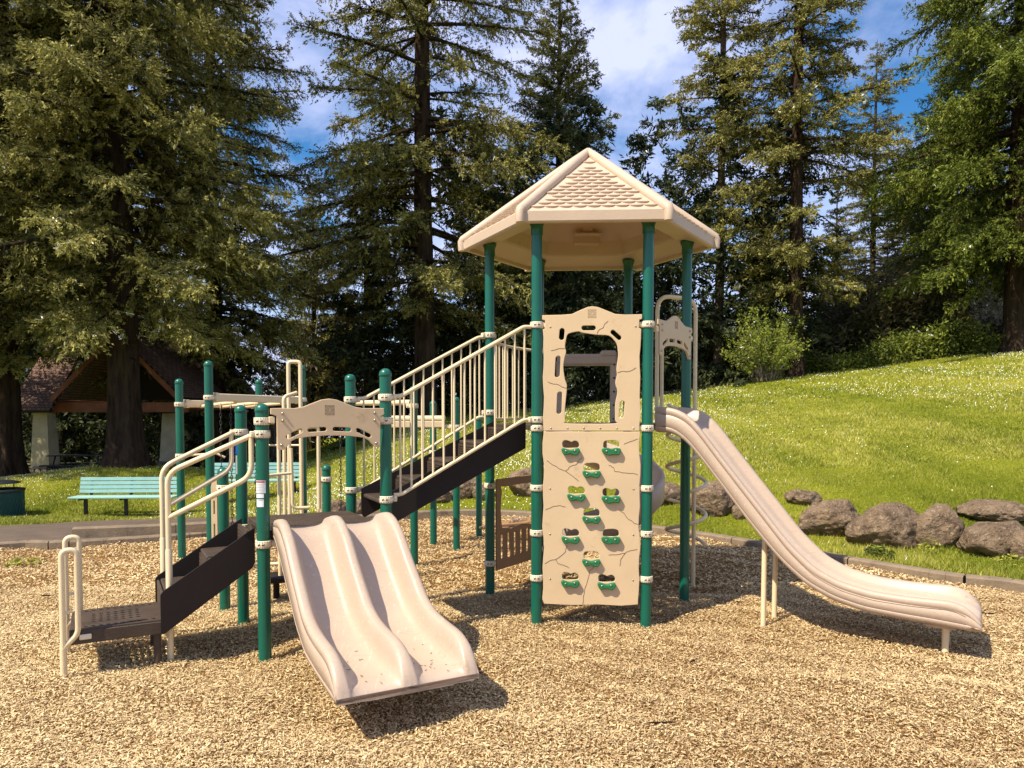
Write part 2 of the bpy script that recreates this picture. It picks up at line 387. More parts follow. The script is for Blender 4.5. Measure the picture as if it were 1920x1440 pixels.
# kerb of concrete lengths round the bed
def kerb_strip(pts,wd,z0f,h,joint=1.5):
    mb=MB(); n=len(pts); acc=0
    for i in range(n-1):
        a=Vector((*pts[i],0)); b=Vector((*pts[i+1],0)); d=(b-a); ln=d.length; d.normalize(); nn=Vector((-d.y,d.x,0))
        acc+=ln; gap=.0
        if acc>joint: acc=0; gap=.012
        b2=b-d*gap
        za=z0f(a.x,a.y); zb=z0f(b.x,b.y); c=.018
        prof=lambda p,z:[p-nn*wd/2+Vector((0,0,-.3)),p-nn*wd/2+Vector((0,0,z+h-c)),p-nn*(wd/2-c)+Vector((0,0,z+h)),p+nn*(wd/2-c)+Vector((0,0,z+h)),p+nn*wd/2+Vector((0,0,z+h-c)),p+nn*wd/2+Vector((0,0,-.3))]
        V=prof(a,za)+prof(b2,zb); F=[(j,j+1,j+7,j+6) for j in range(5)]
        mb.add(V,F)
        if gap: mb.add(V[6:12],[(0,1,2,3,4,5)]); 
        if gap or i==0: mb.add(V[0:6],[(5,4,3,2,1,0)])
    return mb
tk=np.linspace(-PI,PI,241); ke=edgeR(tk)+.065
kp=[(C0[0]+r*math.cos(t),C0[1]+r*math.sin(t)) for r,t in zip(ke,tk)]
k=kerb_strip(kp,.14,lambda x,y:0.0,.092); tag(k.build('kerb','concrete'),kind='structure')
# asphalt path behind the kerb on the left
xs=[-40,0,60,100,200,300,400,480,560,640,700,760]; far=[989,987,985,982,977,974,972,970,967,964,962,960]
tp=[]; fo=[]
for x,yy in zip(xs,far):
    # march along the pixel ray to the terrain for the far edge of the path
    r=ray(x,yy); best=None
    for t in np.linspace(6,20,400):
        X,Y,Z=r[0]*t,r[1]*t,CAMH+r[2]*t
        if Z<=terrz(X,Y): best=(X,Y); break
    if best is None: best=(r[0]*14,r[1]*14)
    tp.append(math.atan2(best[1]-C0[1],best[0]-C0[0])%(2*PI)); fo.append(math.hypot(best[0]-C0[0],best[1]-C0[1]))
o_=np.argsort(tp); tp=np.array(tp)[o_]; fo=np.array(fo)[o_]
tt=np.linspace(tp[0]+.02,tp[-1]+.5,120); P=np.zeros((14,120,3))
for i in range(14):
    a=edgeR(tt)+.135; b=np.maximum(np.interp(tt,tp,fo),a+.3)+.05*np.sin(tt*37)+.03*np.sin(tt*91); rr=a+(b-a)*i/13
    P[i,:,0]=C0[0]+rr*np.cos(tt); P[i,:,1]=C0[1]+rr*np.sin(tt)
P[:,:,2]=terrz(P[:,:,0],P[:,:,1])+.014
def pathmask(x,y):
    t=np.arctan2(y-C0[1],x-C0[0]); r=np.hypot(x-C0[0],y-C0[1]); t=np.where(t<tt[0]-.3,t+2*PI,t)
    return (t>tt[0])&(t<tt[-1])&(r<np.interp(t,tp,fo)+.1)
tag(gridmesh('path',P,'asphalt',closed_u=False),kind='structure')
# second, raised kerb line between bed and path
k2=[onz(138,1003,.12),onz(240,999,.12),onz(330,995,.12),onz(420,990,.12),onz(500,985,.12),onz(580,980,.12)]
k2=kerb_strip([tuple(p) for p in k2],.13,lambda x,y:.03,.19,2.6); tag(k2.build('kerb','concrete'),kind='structure')

# wood chips
def chips(name,n,ymin,ymax,lmin,lmax,seed):
    g=np.random.default_rng(seed); Y=np.sqrt(g.uniform(ymin**2,ymax**2,n)); X=g.uniform(-1.0,1.0,n)*Y
    t=np.arctan2(Y-C0[1],X-C0[0]); r=np.hypot(X-C0[0],Y-C0[1]); ok=r<edgeR(t)+.01; X=X[ok];Y=Y[ok]; n=len(X)
    ln=lmin+(lmax-lmin)*g.beta(1.3,3.2,n); wd=ln*g.uniform(.16,.45,n); wd=np.minimum(wd,.013*lmax/.05)
    a=g.uniform(0,2*PI,n); tl=g.normal(0,.30,n); ro=g.normal(0,.45,n)
    d=np.stack([np.cos(a)*np.cos(tl),np.sin(a)*np.cos(tl),np.sin(tl)],1)
    s=np.stack([-np.sin(a)*np.cos(ro),np.cos(a)*np.cos(ro),np.sin(ro)],1)
    c=np.stack([X,Y,mulchz(X,Y)+g.uniform(-.008,.012,n)+np.abs(np.sin(tl))*ln*.35],1)
    h=(ln/2)[:,None]*d; q=(wd/2)[:,None]*s
    V=np.stack([c-h-q*.6,c-h*.7+q,c+h+q*.5,c+h*.8-q],1).reshape(-1,3)
    patch=.5+.16*wob(X,Y,1,7,.5)
    ti=np.clip(g.beta(2.0,1.9,n)*.72+.30*patch,0,1); ti=np.where(g.random(n)<.025,0,ti)
    return npmesh(name,V,4,ti,'chips')
a=chips('wood_chips',700000,2.9,7.2,.008,.036,1); tag(a,kind='stuff')
a=chips('wood_chips',320000,7.0,13.2,.016,.060,2); tag(a,kind='stuff')
# a few fallen sticks
for i,(x,y,l,an) in enumerate([(1850,1153,.20,.1),(1385,1127,.09,.5),(1240,1358,.16,.1),(90,1125,.12,.3),(1300,1235,.1,.9)]):
    X,Y=onz(x,y); mb=MB(); z=float(mulchz(X,Y))+.015
    mb.tube([(X+(j/4-.5)*l*math.cos(an),Y+(j/4-.5)*l*math.sin(an)+.008*math.sin(j*2+i),z+.004*math.sin(j*1.7)) for j in range(5)],[.003,.006,.007,.006,.003],6)
    lab=['dark stick on the chips right of the long slide end','short dark twig on the chips below the corkscrew climber shadow','dark stick on the chips at the bottom middle of the picture','brown stick on the chips left of the stepping platform','small twig on the chips right of the climbing wall'][i]
    tag(mb.build('fallen_stick','bark'),lab,'stick','sticks on the wood chips')

# grass blades on the lawn
def inside(X,Y,pad=.16):
    t=np.arctan2(Y-C0[1],X-C0[0]); r=np.hypot(X-C0[0],Y-C0[1]); return r<edgeR(t)+pad
def blades(n,ymin,ymax,h,wd,seed,umin=-.95,umax=.95):
    g=np.random.default_rng(seed); Y=ymin*(ymax/ymin)**g.random(n); X=g.uniform(umin,umax,n)*Y
    ok=~inside(X,Y)&~pathmask(X,Y); X=X[ok];Y=Y[ok]; n=len(X)
    z=terrz(X,Y); cl=wob(X*1.5,Y*1.5,3,9,.3); hh=h*(.55+g.random(n))*(1+.18*np.clip(cl,-2,2)); hh=np.maximum(hh,.02)
    a=g.uniform(0,2*PI,n); b=g.uniform(0,2*PI,n); le=g.uniform(.2,1.0,n)
    w_=wd*g.uniform(.6,1.3,n)
    base=np.stack([X,Y,z-.005],1); s=np.stack([np.cos(a)*w_,np.sin(a)*w_,0*a],1); tip=base+np.stack([np.cos(b)*hh*le,np.sin(b)*hh*le,hh],1)
    V=np.stack([base-s,base+s,tip],1).reshape(-1,3)
    dry=np.exp(-((X/Y-.46)**2/.0006+(Y-15)**2/4.5))
    ti=.38+.14*g.standard_normal(n)+.15*wob(X*.8,Y*.8,0,6,.5)+.06*wob(X*3,Y*3,2,8,.3)+.35*(g.random(n)<.05)+.3*dry
    return V,ti
parts=[blades(290000,6.0,13,.042,.0045,11),blades(250000,13,22,.045,.009,12),blades(140000,22,38,.05,.018,13)]
a=npmesh('grass',np.concatenate([p[0] for p in parts]),3,np.concatenate([p[1] for p in parts]),'blade'); tag(a,kind='stuff')
g=np.random.default_rng(21); n=42000; Y=11*(37/11)**g.random(n); X=g.uniform(-.72,.72,n)*Y
cl=wob(X*.9,Y*.9,1,8,.5); u=X/Y
dens=np.where(u>.12,np.interp(Y,[11,17,22,34],[.02,.07,.55,1]),np.interp(Y,[11,14,24,34],[.3,.5,.4,.4])); dens=np.where(u<-.5,dens*.6,dens)
ok=(g.random(n)<dens*(.5+.35*cl))&~inside(X,Y)&~pathmask(X,Y); X=X[ok];Y=Y[ok]; n=len(X)
r_=g.uniform(.005,.010,n)*np.interp(Y,[11,36],[1,1.6]); z=terrz(X,Y)+g.uniform(.03,.055,n)
V=np.stack([np.stack([X+r_*math.cos(t),Y+r_*math.sin(t),z+r_*.9*math.sin(t+.5)],1) for t in np.linspace(0,2*PI,6,endpoint=False)],1).reshape(-1,3)
tag(npmesh('daisies',V,6,None,'daisy'),kind='stuff')
# weeds by the kerb
g=np.random.default_rng(31)
def weeds(cx,cy,rad,n,h,leaf,seed,zf=None):
    g=np.random.default_rng(seed); r=rad*np.sqrt(g.random(n)); a=g.uniform(0,2*PI,n); X=cx+r*np.cos(a); Y=cy+r*np.sin(a)
    z0=(zf or terrz)(X,Y); hh=h*(1-.6*(r/rad)**2)*g.uniform(.2,1,n); c=np.stack([X,Y,z0+hh],1)
    d=g.standard_normal((n,3)); d[:,2]=np.abs(d[:,2])*.6; d/=np.linalg.norm(d,axis=1)[:,None]; s=np.cross(d,g.standard_normal((n,3))); s/=np.linalg.norm(s,axis=1)[:,None]
    l_=leaf*g.uniform(.6,1.3,n)[:,None]; V=np.stack([c-d*l_,c+s*l_*.45,c+d*l_,c-s*l_*.45],1).reshape(-1,3)
    return V,np.clip(g.normal(.35,.2,n),0,1)

# ------------------------------------------------------------------ the play structure
HC=Vector((.70,6.9,0)); HR=.91; ZH=1.62; ZL=.88; PR=.0445
def hexp(i,r=HR,z=0):
    a=R(60*i-3); return Vector((HC.x+r*math.cos(a),HC.y+r*math.sin(a),z))
th=R(29); U=Vector((math.cos(th),math.sin(th),0)); Vv=Vector((math.sin(th),-math.cos(th),0)); UP=Vector((0,0,1))
A=Vector((-1.742,5.156,0)); B=A+U*.9; Cc=A-Vv*.9; D=B-Vv*.9
PS=root('play_structure',(0,6.3,0),'large beige and green playground climber with a roofed tower, slides and climbing wall','play structure')
def ring(mb,p,z,lug=None,h=.052):
    c=Vector((p.x,p.y,z)); r=PR+.011
    mb.lathe(c,[(PR+.001,-h/2),(r-.003,-h/2),(r,-h/2+.004),(r,h/2-.004),(r-.003,h/2),(PR+.001,h/2)],24,0)
    for k in range(20):          # tooth row along both edges
        a=2*PI*(k+.5)/20; q=Vector((math.cos(a),math.sin(a),0))
        for s in(-1,1): mb.box(c+q*(r+.0006)+UP*s*(h/2-.007),(.0035,.003,.006),ax=(-q.y,q.x,0),mi=1)
    for a in(-1.9,-1.35,2.2,.4):
        q=Vector((math.cos(a),math.sin(a),0)); t=Vector((-q.y,q.x,0))
        mb.box(c+q*(r+.0008),(.011,.003,.010),ax=t,mi=1); mb.box(c+q*(r+.0008)+t*.010+UP*.003,(.003,.003,.012),ax=t,mi=1)
    if lug is not None:
        for lg in (lug if isinstance(lug,list) else [lug]):
            d=Vector((lg[0],lg[1],0)).normalized()
            mb.box(c+d*(r+.012),(.03,.042,h*.82),ax=d,bev=.005); mb.tube([c+d*(r+.014)-Vector((-d.y,d.x,0))*.026,c+d*(r+.014)+Vector((-d.y,d.x,0))*.026],.007,8)
def post(p,top,rings=(),cap=True,parent=None,label=None):
    mb=MB(); zb=float(mulchz(p.x,p.y))-.12
    if cap: mb.lathe(p,[(PR,zb),(PR,top-.05)],28)
    else: mb.lathe(p,[(PR,zb),(PR,top)],28)
    po=mb.build('post','green',parent or PS,label)
    if cap:
        c=MB(); r=PR+.004; c.lathe(p,[(PR+.0005,top-.062),(r,top-.060),(r,top-.046)]+[(r*math.cos(a)*.99,top-.044+.044*math.sin(a)) for a in np.linspace(0,PI/2*.999,7)],24)
        c.build('cap','green',po)
    for rg in rings:
        m2=MB(); ring(m2,p,rg[0],rg[1] if len(rg)>1 else None); m2.build('clamp',['clamp','mark'],po)
    return po
H=[hexp(i) for i in range(6)]          # 0 right, 1 back right, 2 back left, 3 left, 4 front left, 5 front right
fx=(H[5]-H[4]).normalized()
zr=lambda y,s=230: ZH+(796-y)/s
fr_rings=[zr(608),zr(803),zr(917),zr(1003.5),zr(1090)]
TOPZ=3.34
post(H[4],TOPZ,[(z,[fx]) for z in fr_rings]+[(zr(787),[(-.9,-.45)])],cap=False)
post(H[5],TOPZ,[(z,[-fx]) for z in fr_rings],cap=False)
bl=(H[2]-H[3]).normalized()
post(H[3],TOPZ,[(1.035,[bl]),(.30,[bl]),(1.72,[(-.9,-.45)]),(2.44,[(-.9,-.45),bl])],cap=False)
post(H[2],TOPZ,[(2.36,[-bl]),(1.6,[-bl]),(.30,[-bl])],cap=False)
post(H[1],TOPZ,[(1.6,)],cap=False)
fr=(H[0]-H[5]).normalized()
post(H[0],TOPZ,[(2.40,[-fr]),(1.6,[-fr])],cap=False)
pa=post(A,1.78,[(1.655,[U]),(1.565,[-U]),(.795,[U])]); post(Cc,1.78,[(1.56,[-U]),(.795,[-U])]); 
post(B,2.05,[(1.83,[U]),(1.655,[-U]),(1.06,[U])]); post(D,2.05,[(1.83,[U]),(1.05,[U])])
P420=Vector((-2.49,6.36,0)); P613=Vector((-1.96,7.8,0))
post(P420,1.25,[(1.07,[(1,-.2)])]); post(P613,1.175,[(1.02,[(-1,0)])])
# warning stickers on the front left post, strip on the one behind
def sticker(p,items,par):
    for (zc,h,a0,a1,m,off) in items:
        mb=MB(); n=8; r=PR+.0010+off; V=[]
        for k in range(n+1):
            a=a0+(a1-a0)*k/n
            for s in(-1,1): V.append((p.x+r*math.cos(a),p.y+r*math.sin(a),zc+s*h/2))
        mb.add(V,[(2*k,2*k+2,2*k+3,2*k+1) for k in range(n)],0,True); mb.build('sticker' if off<.0008 else 'print',m,par)
fc=math.atan2(-A.y,-A.x)
sticker(A,[(1.20,.088,fc-1.25,fc+.42,'white',0),(1.235,.011,fc-1.15,fc+.33,'red',.0012),(1.137,.028,fc-1.2,fc+.12,'white',.0004),(1.087,.053,fc-1.15,fc+.10,'white',0),
  (1.108,.003,fc-.9,fc+.0,'grey',.0012)]+[(1.218-.0105*k,.0022,fc-1.0,fc+.30-.06*(k%3),'grey',.0012) for k in range(6)],pa)
pc=[o for o in PS.children if o.name.startswith('post')][7]
fcc=math.atan2(-Cc.y,-Cc.x)
sticker(Cc,[(1.42,.07,fcc-1.6,fcc-.7,'blue',0),(1.30,.15,fcc-1.6,fcc-.8,'white',0)],pc)

# roof ------------------------------------------------------------
RZ=3.225; RR=1.160; APX=4.10
def rp_(i,r,z): return hexp(i,r,z)
roof=MB(); 
rings=[(RR-.05,RZ+.010),(RR-.012,RZ),(RR,RZ+.012),(RR+.004,RZ+.085),(RR-.03,RZ+.105)]
V=[]; F=[]
def hexring(r,z,k=1): return [rp_(i,r,z) for i in range(6)]
def hexloft(mb,prof,mi=0):
    V=[]; 
    for r,z in prof: V+=hexring(r,z)
    F=[]
    for j in range(len(prof)-1):
        for i in range(6): a=j*6+i; b=j*6+(i+1)%6; F.append((a,b,b+6,a+6))
    mb.add(V,F,mi)
hexloft(roof,[(RR-.02,RZ+.10),(RR+.003,RZ+.088),(RR,RZ+.012),(RR-.012,RZ),(RR-.055,RZ),(RR-.065,RZ+.03),(.80,RZ+.085),(.78,RZ+.10),(.74,RZ+.22),(.36,RZ+.46),(.02,RZ+.50)])
# outer shell
V=[]; zt=lambda r: APX-(APX-(RZ+.10))*r/(RR-.02)
hexloft(roof,[(.0005,APX),(RR-.02,RZ+.10)])
roofo=roof.build('roof','roof',PS)
hips=[]
for i in range(6):
    mb=MB(); a=rp_(i,RR-.0,RZ+.085); b=Vector((HC.x,HC.y,APX+.005)); out_=(rp_(i,1,0)-Vector((HC.x,HC.y,0))).normalized()
    mb.tube([a+UP*-.085+out_*.006,a+UP*.0+out_*.008]+[a.lerp(b,k/8)+UP*.012 for k in range(9)][0:9],[.036,.040]+[.042]*8+[.036],10); mb.build('ridge_cap','roof',roofo)
# scalloped shingles pressed into each facet
for i in range(6):
    a=rp_(i,RR-.02,RZ+.10); b=rp_((i+1)%6,RR-.02,RZ+.10); ap=Vector((HC.x,HC.y,APX)); mid=(a+b)/2; up=(ap-mid); HL=up.length; up.normalize(); ux=(b-a).normalized(); nn=ux.cross(up).normalized()
    if nn.z<0: nn=-nn
    mb=MB(); rows=16; y0=.05; y1=HL-.10; dy=(y1-y0)/rows; sw=.112
    for r_ in range(rows):
        yy=y0+dy*r_; half=(RR-.02)/2*(1-yy/HL)-.045
        off=(r_%2)*sw/2; k0=int(-half/sw)-2
        for k in range(k0,-k0+1):
            cx=k*sw+off
            if abs(cx)+sw*.36>half: continue
            o_=mid+ux*cx+up*yy; n=9; V=[];F=[]
            for q in range(n+1):
                an=PI*q/n; x=math.cos(an)*sw*.5; y=-math.sin(an)*dy*.62
                V.append(o_+ux*x+up*(y+dy*.35)+nn*(.003+.015*math.sin(an))); V.append(o_+ux*x+up*(y+dy*.35)-nn*.004)
            V.append(o_+up*(dy*.95)+nn*.001+ux*0); c=len(V)-1
            for q in range(n): F.append((2*q,2*q+2,c)); F.append((2*q,2*q+1,2*q+3,2*q+2))
            mb.add(V,F)
    mb.build('shingles','roof',roofo)
mb=MB(); c=Vector((HC.x+.05,HC.y+.55,RZ+.26))      # moulded hatch and bosses on the underside
mb.box(c,(.26,.05,.2),bev=.02); mb.box(c+Vector((0,-.05,0)),(.27,.09,.03),bev=.012); mb.box(c+Vector((0,-.035,.055)),(.12,.05,.08),bev=.02)
mb.build('hatch','roof',roofo)
for i in range(6):
    mb=MB(); p=H[i]; d=(p-HC).normalized()
    mb.lathe(p,[(PR+.006,TOPZ-.16),(PR+.006,TOPZ-.10),(PR+.016,TOPZ-.075),(.064,TOPZ-.062),(.064,TOPZ-.05),(0.001,TOPZ-.05)],20); mb.build('post_bracket','green',roofo)

# high deck
mb=MB()
hexloft(mb,[(.02,ZH),(.86,ZH),(.87,ZH-.01),(.87,ZH-.045),(.85,ZH-.05),(.02,ZH-.05)]); mb.build('deck','deck',PS)
# climbing wall panels -------------------------------------------
O=H[4].copy(); O.z=0; nf=Vector((fx.y,-fx.x,0)); 
def zx(p): return ((980+p[0]*.198-1007)*.00446,zr(560+p[1]*.198))
def z7(p): return ((900+p[0]/3.79-1007)*.00446,zr(800+p[1]/3.79))
ws=.5*math.pi
def wavy(x,z0,z1,n,amp,ph):
    return [(x+amp*math.sin(k*1.7+ph)+amp*.6*math.sin(k*.9+ph*2),z0+(z1-z0)*k/n) for k in range(n+1)]
LFT=.052; RGT=.842
top=[(.045,zr(590)),(.20,zr(590)+.002),(.29,zr(588)),(.36,zr(580.5)),(.42,zr(575)),(.455,zr(574)),(.50,zr(575.5)),(.57,zr(582)),(.64,zr(588.5)),(.72,zr(590)),(.858,zr(589.5))]
outl=top+[(.858,zr(598)),(.836,zr(600)),(.834,zr(615)),(.852,zr(617))]+wavy(.845,zr(630),zr(800),9,.004,1)+[(.842,zr(808))]+[(.058,zr(808))]+wavy(.056,zr(800),zr(632),9,.004,3)+[(.05,zr(617)),(.068,zr(615)),(.068,zr(600)),(.045,zr(598))]
win=[(405,1160),(400,1060),(410,940),(418,820),(400,760),(385,650),(395,560),(410,500),(400,450),(410,380),(430,330),(520,308),(560,320),(690,340),(800,348),(850,390),(880,440),(890,540),(875,660),(880,720),(865,800),(885,880),(865,1000),(865,1150),(850,1182),(430,1182)]
win=smoothloop([zx(p) for p in win],3)
sl=[(370,332,110,48,1.35),(618,275,132,44,-.1),(870,343,120,42,-.85),(332,640,200,46,1.5),(348,985,208,46,1.52),(926,1050,162,44,1.42)]
sl=[capsule(*zx(p[:2]),p[2]*.198*.00446,p[3]*.198*.00446,p[4],wob=.004) for p in sl]
mb=MB(); mb.plate(outl,[win]+sl,.02,O+nf*.028,fx,UP,nf)
wp=mb.build('window_panel','tan',PS)
left=wavy(.056,zr(812),zr(1130),16,.006,2); right=wavy(.848,zr(1130),zr(812),16,.006,5)
outl=[(.056,zr(809.5))]+left+[(.065,zr(1139)),(.3,zr(1141)),(.5,zr(1139)),(.7,zr(1141)),(.84,zr(1138))]+right+[(.842,zr(809.5))]
hc=[(643,178),(925,178),(790,340),(684,508),(925,522),(790,668),(645,815),(925,815),(790,978),(643,1132),(898,1145)]
def hole(cx,cy,f):
    o=[(-58,5),(-55,-18),(-38,-28),(-15,-24),(5,-16),(25,-24),(45,-20),(58,0),(52,22),(20,26),(-45,26)] if f else [(-54,20),(-50,-18),(-20,-26),(25,-27),(52,-14),(54,20),(30,26),(-35,26)]
    return smoothloop([z7((cx+a,cy+b)) for a,b in o],3)
mb=MB(); mb.plate(outl,[hole(x+2,y-52,i in(0,3,4,6,9,10)) for i,(x,y) in enumerate(hc)],.02,O+nf*.028,fx,UP,nf)
cw=mb.build('climbing_wall','tan',PS)
for i,(x,y) in enumerate(hc):
    f=i in(0,2,3,5,6,8,9,10)
    o=[(-64,-12),(-52,-26),(-25,-18),(0,-12),(28,-20),(52,-26),(66,-8),(58,10),(46,26),(22,26),(0,16),(-24,24),(-48,22)] if f else [(-62,-22),(-30,-28),(0,-22),(35,-28),(62,-22),(66,-5),(52,24),(20,20),(-5,28),(-35,22),(-62,2)]
    mb=MB(); mb.plate(smoothloop([z7((x+a,y+b)) for a,b in o],3),[],.036,O+nf*.058,fx,UP,nf,bev=.008)
    ho=mb.build('hand_hold','hold',cw)
    b2=MB()
    for dx,dz in((-33,-4),(30,-8)):
        s,z=z7((x+dx,y+dz)); c=O+fx*s+UP*z+nf*.077
        b2=MB(); b2.tube([c-nf*.002,c+nf*.003,c+nf*.005],[.0085,.008,.004],10); b2.build('bolt','steel',cw)
def engrave(lines,Of,r=.0022,par=None,nm='engraved_line'):
    mb=MB()
    for ln in lines:
        mb.tube([Of(p) for p in ln],r,5)
    return mb.build(nm,'crack',par)
sf=nf*.0385
def onw(p): s,z=z7(p); return O+fx*s+UP*z+sf
def onw6(p): s,z=zx(p); return O+fx*s+UP*z+sf
def jag(pts,n=4,a=3,seed=0):
    rnd=random.Random(seed); o=[]
    for i in range(len(pts)-1):
        for k in range(n):
            t=k/n; o.append((pts[i][0]*(1-t)+pts[i+1][0]*t+rnd.uniform(-a,a)*(k>0),pts[i][1]*(1-t)+pts[i+1][1]*t+rnd.uniform(-a,a)*(k>0)))
    o.append(pts[-1]); return o
cr=[[(1015,125),(1060,105),(1110,88)],[(478,245),(520,275),(570,305),(612,322),(650,350),(700,392)],[(612,322),(635,290),(690,265),(725,220)],[(910,275),(940,290),(950,318),(1010,330),(1080,332),(1112,345)],
 [(470,602),(510,580),(560,568),(608,577)],[(980,595),(1010,615),(1040,655),(1085,690),(1115,700)],[(622,858),(608,905),(575,935),(540,960),(500,968),(465,990)],[(540,962),(560,990),(600,1002),(635,1022)],
 [(912,922),(960,922),(1020,910),(1060,890),(1112,880)],[(1028,910),(1000,950),(990,1002)],[(815,1008),(780,1040),(768,1100),(745,1180),(732,1285)]]
engrave([jag(c,4,3,i) for i,c in enumerate(cr)],onw,.0022,cw)
cr6=[[(270,487),(320,475),(350,468),(398,470)],[(240,785),(290,805),(340,812),(375,835),(415,842)],[(695,330),(715,290),(750,270),(765,235),(795,210)],[(885,702),(930,685),(970,692),(1010,680),(1055,655)]]
engrave([jag(c,4,4,i+20) for i,c in enumerate(cr6)],onw6,.0022,wp)
mb=MB()
for xx in(270,424,575,728,880,1034):
    c=onw6((xx,1225))-nf*.001; mb=MB(); mb.tube([c,c+nf*.004,c+nf*.006],[.0075,.007,.003],10); mb.build('bolt','steel',wp)
for xx in(262,1048):
    c=onw6((xx,262))-nf*.001; mb=MB(); mb.tube([c,c+nf*.004,c+nf*.006],[.0075,.007,.003],10); mb.build('bolt','steel',wp)
mb=MB()
for (xx,yy) in [(500,446),(500,775),(502,1101),(1082,446),(1082,775),(1082,1104)]:
    c=onw((xx,yy))-nf*.001; mb=MB(); mb.tube([c,c+nf*.004,c+nf*.006],[.0075,.007,.003],10); mb.build('bolt','steel',cw)
def emblem(c,X,Nn,par,s=.032):
    """square emblem of a cross with scrolled arms"""
    mb=MB(); f=lambda a,b: c+X*a*s+UP*b*s+Nn*.0005
    q=.0013; L_=[[(-1,-1),(1,-1)],[(1,-1),(1,1)],[(1,1),(-1,1)],[(-1,1),(-1,-1)],[(-.15,.75),(-.15,.15)],[(.15,.75),(.15,.15)],[(-.15,-.75),(-.15,-.15)],[(.15,-.75),(.15,-.15)],
        [(.75,-.15),(.15,-.15)],[(.75,.15),(.15,.15)],[(-.75,-.15),(-.15,-.15)],[(-.75,.15),(-.15,.15)],[(-.3,.8),(.3,.8)],[(-.3,-.8),(.3,-.8)],[(.8,-.3),(.8,.3)],[(-.8,-.3),(-.8,.3)]]
    for l_ in L_: mb.tube([f(*l_[0]),f(*l_[1])],q,4)
    for sx in(-1,1):
        for sy in(-1,1):
            mb.tube([f(sx*.55+.2*math.cos(t),sy*.55+.2*math.sin(t)) for t in np.linspace(0,2*PI,7)],q,4)
            mb.box(f(sx*.86,sy*.86),(.005,.005,.002),ax=X,az=Nn)
    mb.build('emblem','crack',par)
emblem(O+fx*.452+UP*zr(588)+nf*.0375,fx,nf,wp)
# arched panels over the slides
def arch_panel(P0,X,Nn,zb,par=PS,label=None):
    dz=zb-ZL
    o=[(.045,1.745),(.12,1.747),(.21,1.746),(.27,1.757),(.34,1.785),(.40,1.808),(.455,1.816),(.51,1.808),(.57,1.785),(.64,1.758),(.70,1.748),(.78,1.749),(.862,1.749),(.866,1.705),(.845,1.695),(.835,1.69),(.835,1.60),(.832,1.47),(.825,1.462),(.79,1.462),(.765,1.49),(.74,1.515),(.70,1.533),(.60,1.546),(.45,1.552),(.32,1.546),(.22,1.533),(.18,1.513),(.155,1.478),(.13,1.455),(.10,1.455),(.090,1.47),(.086,1.60),(.085,1.69),(.070,1.697),(.045,1.705)]
    hs_=[capsule(.205,1.567,.125,.030,.45),capsule(.365,1.595,.135,.030,.05),capsule(.545,1.595,.135,.030,-.05),capsule(.705,1.567,.125,.030,-.45)]
    mb=MB(); mb.plate(o,hs_,.02,P0+Nn*.062+UP*dz,X,UP,Nn)
    p=mb.build('arch_panel','tan',par,label); b=MB()
    for s,z in((.125,1.71),(.125,1.66),(.115,1.49),(.79,1.715),(.79,1.66),(.80,1.49)):
        c=P0+X*s+UP*(z+dz)+Nn*.0715; b=MB(); b.tube([c,c+Nn*.005,c+Nn*.012,c+Nn*.014],[.0105,.010,.008,.003],12); b.build('bolt','steel',p)
    emblem(P0+X*.455+UP*(1.735+dz)+Nn*.0715,X,Nn,p)
    for s in(.055,.845):
        c=MB(); c.box(P0+X*s+UP*(1.665+dz)+Nn*.035,(.04,.06,.045),ax=X,bev=.004); c.build('bracket','rail',p)
    return p
arch_panel(A,U,Vv,ZL)
nfr=Vector((fr.y,-fr.x,0)); arch_panel(H[5],fr,nfr,ZH)

# low deck
mb=MB(); c=(A+B+Cc+D)/4
Z8=lambda k:k
dl=.80
for i in range(4):
    for j in range(2):
        pass
mb.box(c+UP*(ZL-.024),(dl+.02,dl+.02,.048),ax=U,bev=.006)
for k in range(-14,15): mb.box(c+UP*(ZL+.0015)+U*k*.027,(.012,dl-.04,.004),ax=U)
mb.box(c+UP*(ZL-.07),(dl-.02,dl-.02,.05),ax=U)
mb.build('deck','deck',PS)

# slides ----------------------------------------------------------
def curve1(pts,ts,k=5):
    x=np.array([p[0] for p in pts]); y=np.array([p[1] for p in pts]); fine=np.linspace(x[0],x[-1],400); v=np.interp(fine,x,y)
    ker=np.exp(-np.linspace(-2,2,41)**2); ker/=ker.sum(); v2=np.convolve(np.r_[[v[0]+(v[0]-v[20-i]) for i in range(20)],v,[2*v[-1]-v[-2-i] for i in range(20)]],ker,'valid'); v2[0]=v[0]; v2[-1]=v[-1]
    return np.interp(ts,fine,v2)
def sweep(name,org,dirv,wv,ts,sec,m,par,lab=None):
    S=[sec(i,t) for i,t in enumerate(ts)]; n=len(S[0]); mb=MB(); V=[]
    for i,t in enumerate(ts):
        for q in S[i]:
            tt_=t+(q[2] if len(q)>2 else 0); V.append(org+dirv*tt_+wv*q[0]+UP*q[1])
    F=[]
    for i in range(len(ts)-1):
        for k in range(n): a=i*n+k; b=i*n+(k+1)%n; F.append((a,b,b+n,a+n))
    mb.add(V,F,0,True); mb.add(V[:n],[list(range(n))]); mb.add(V[-n:],[list(range(n))[::-1]]); o=mb.build(name,m,par,lab)
    return o
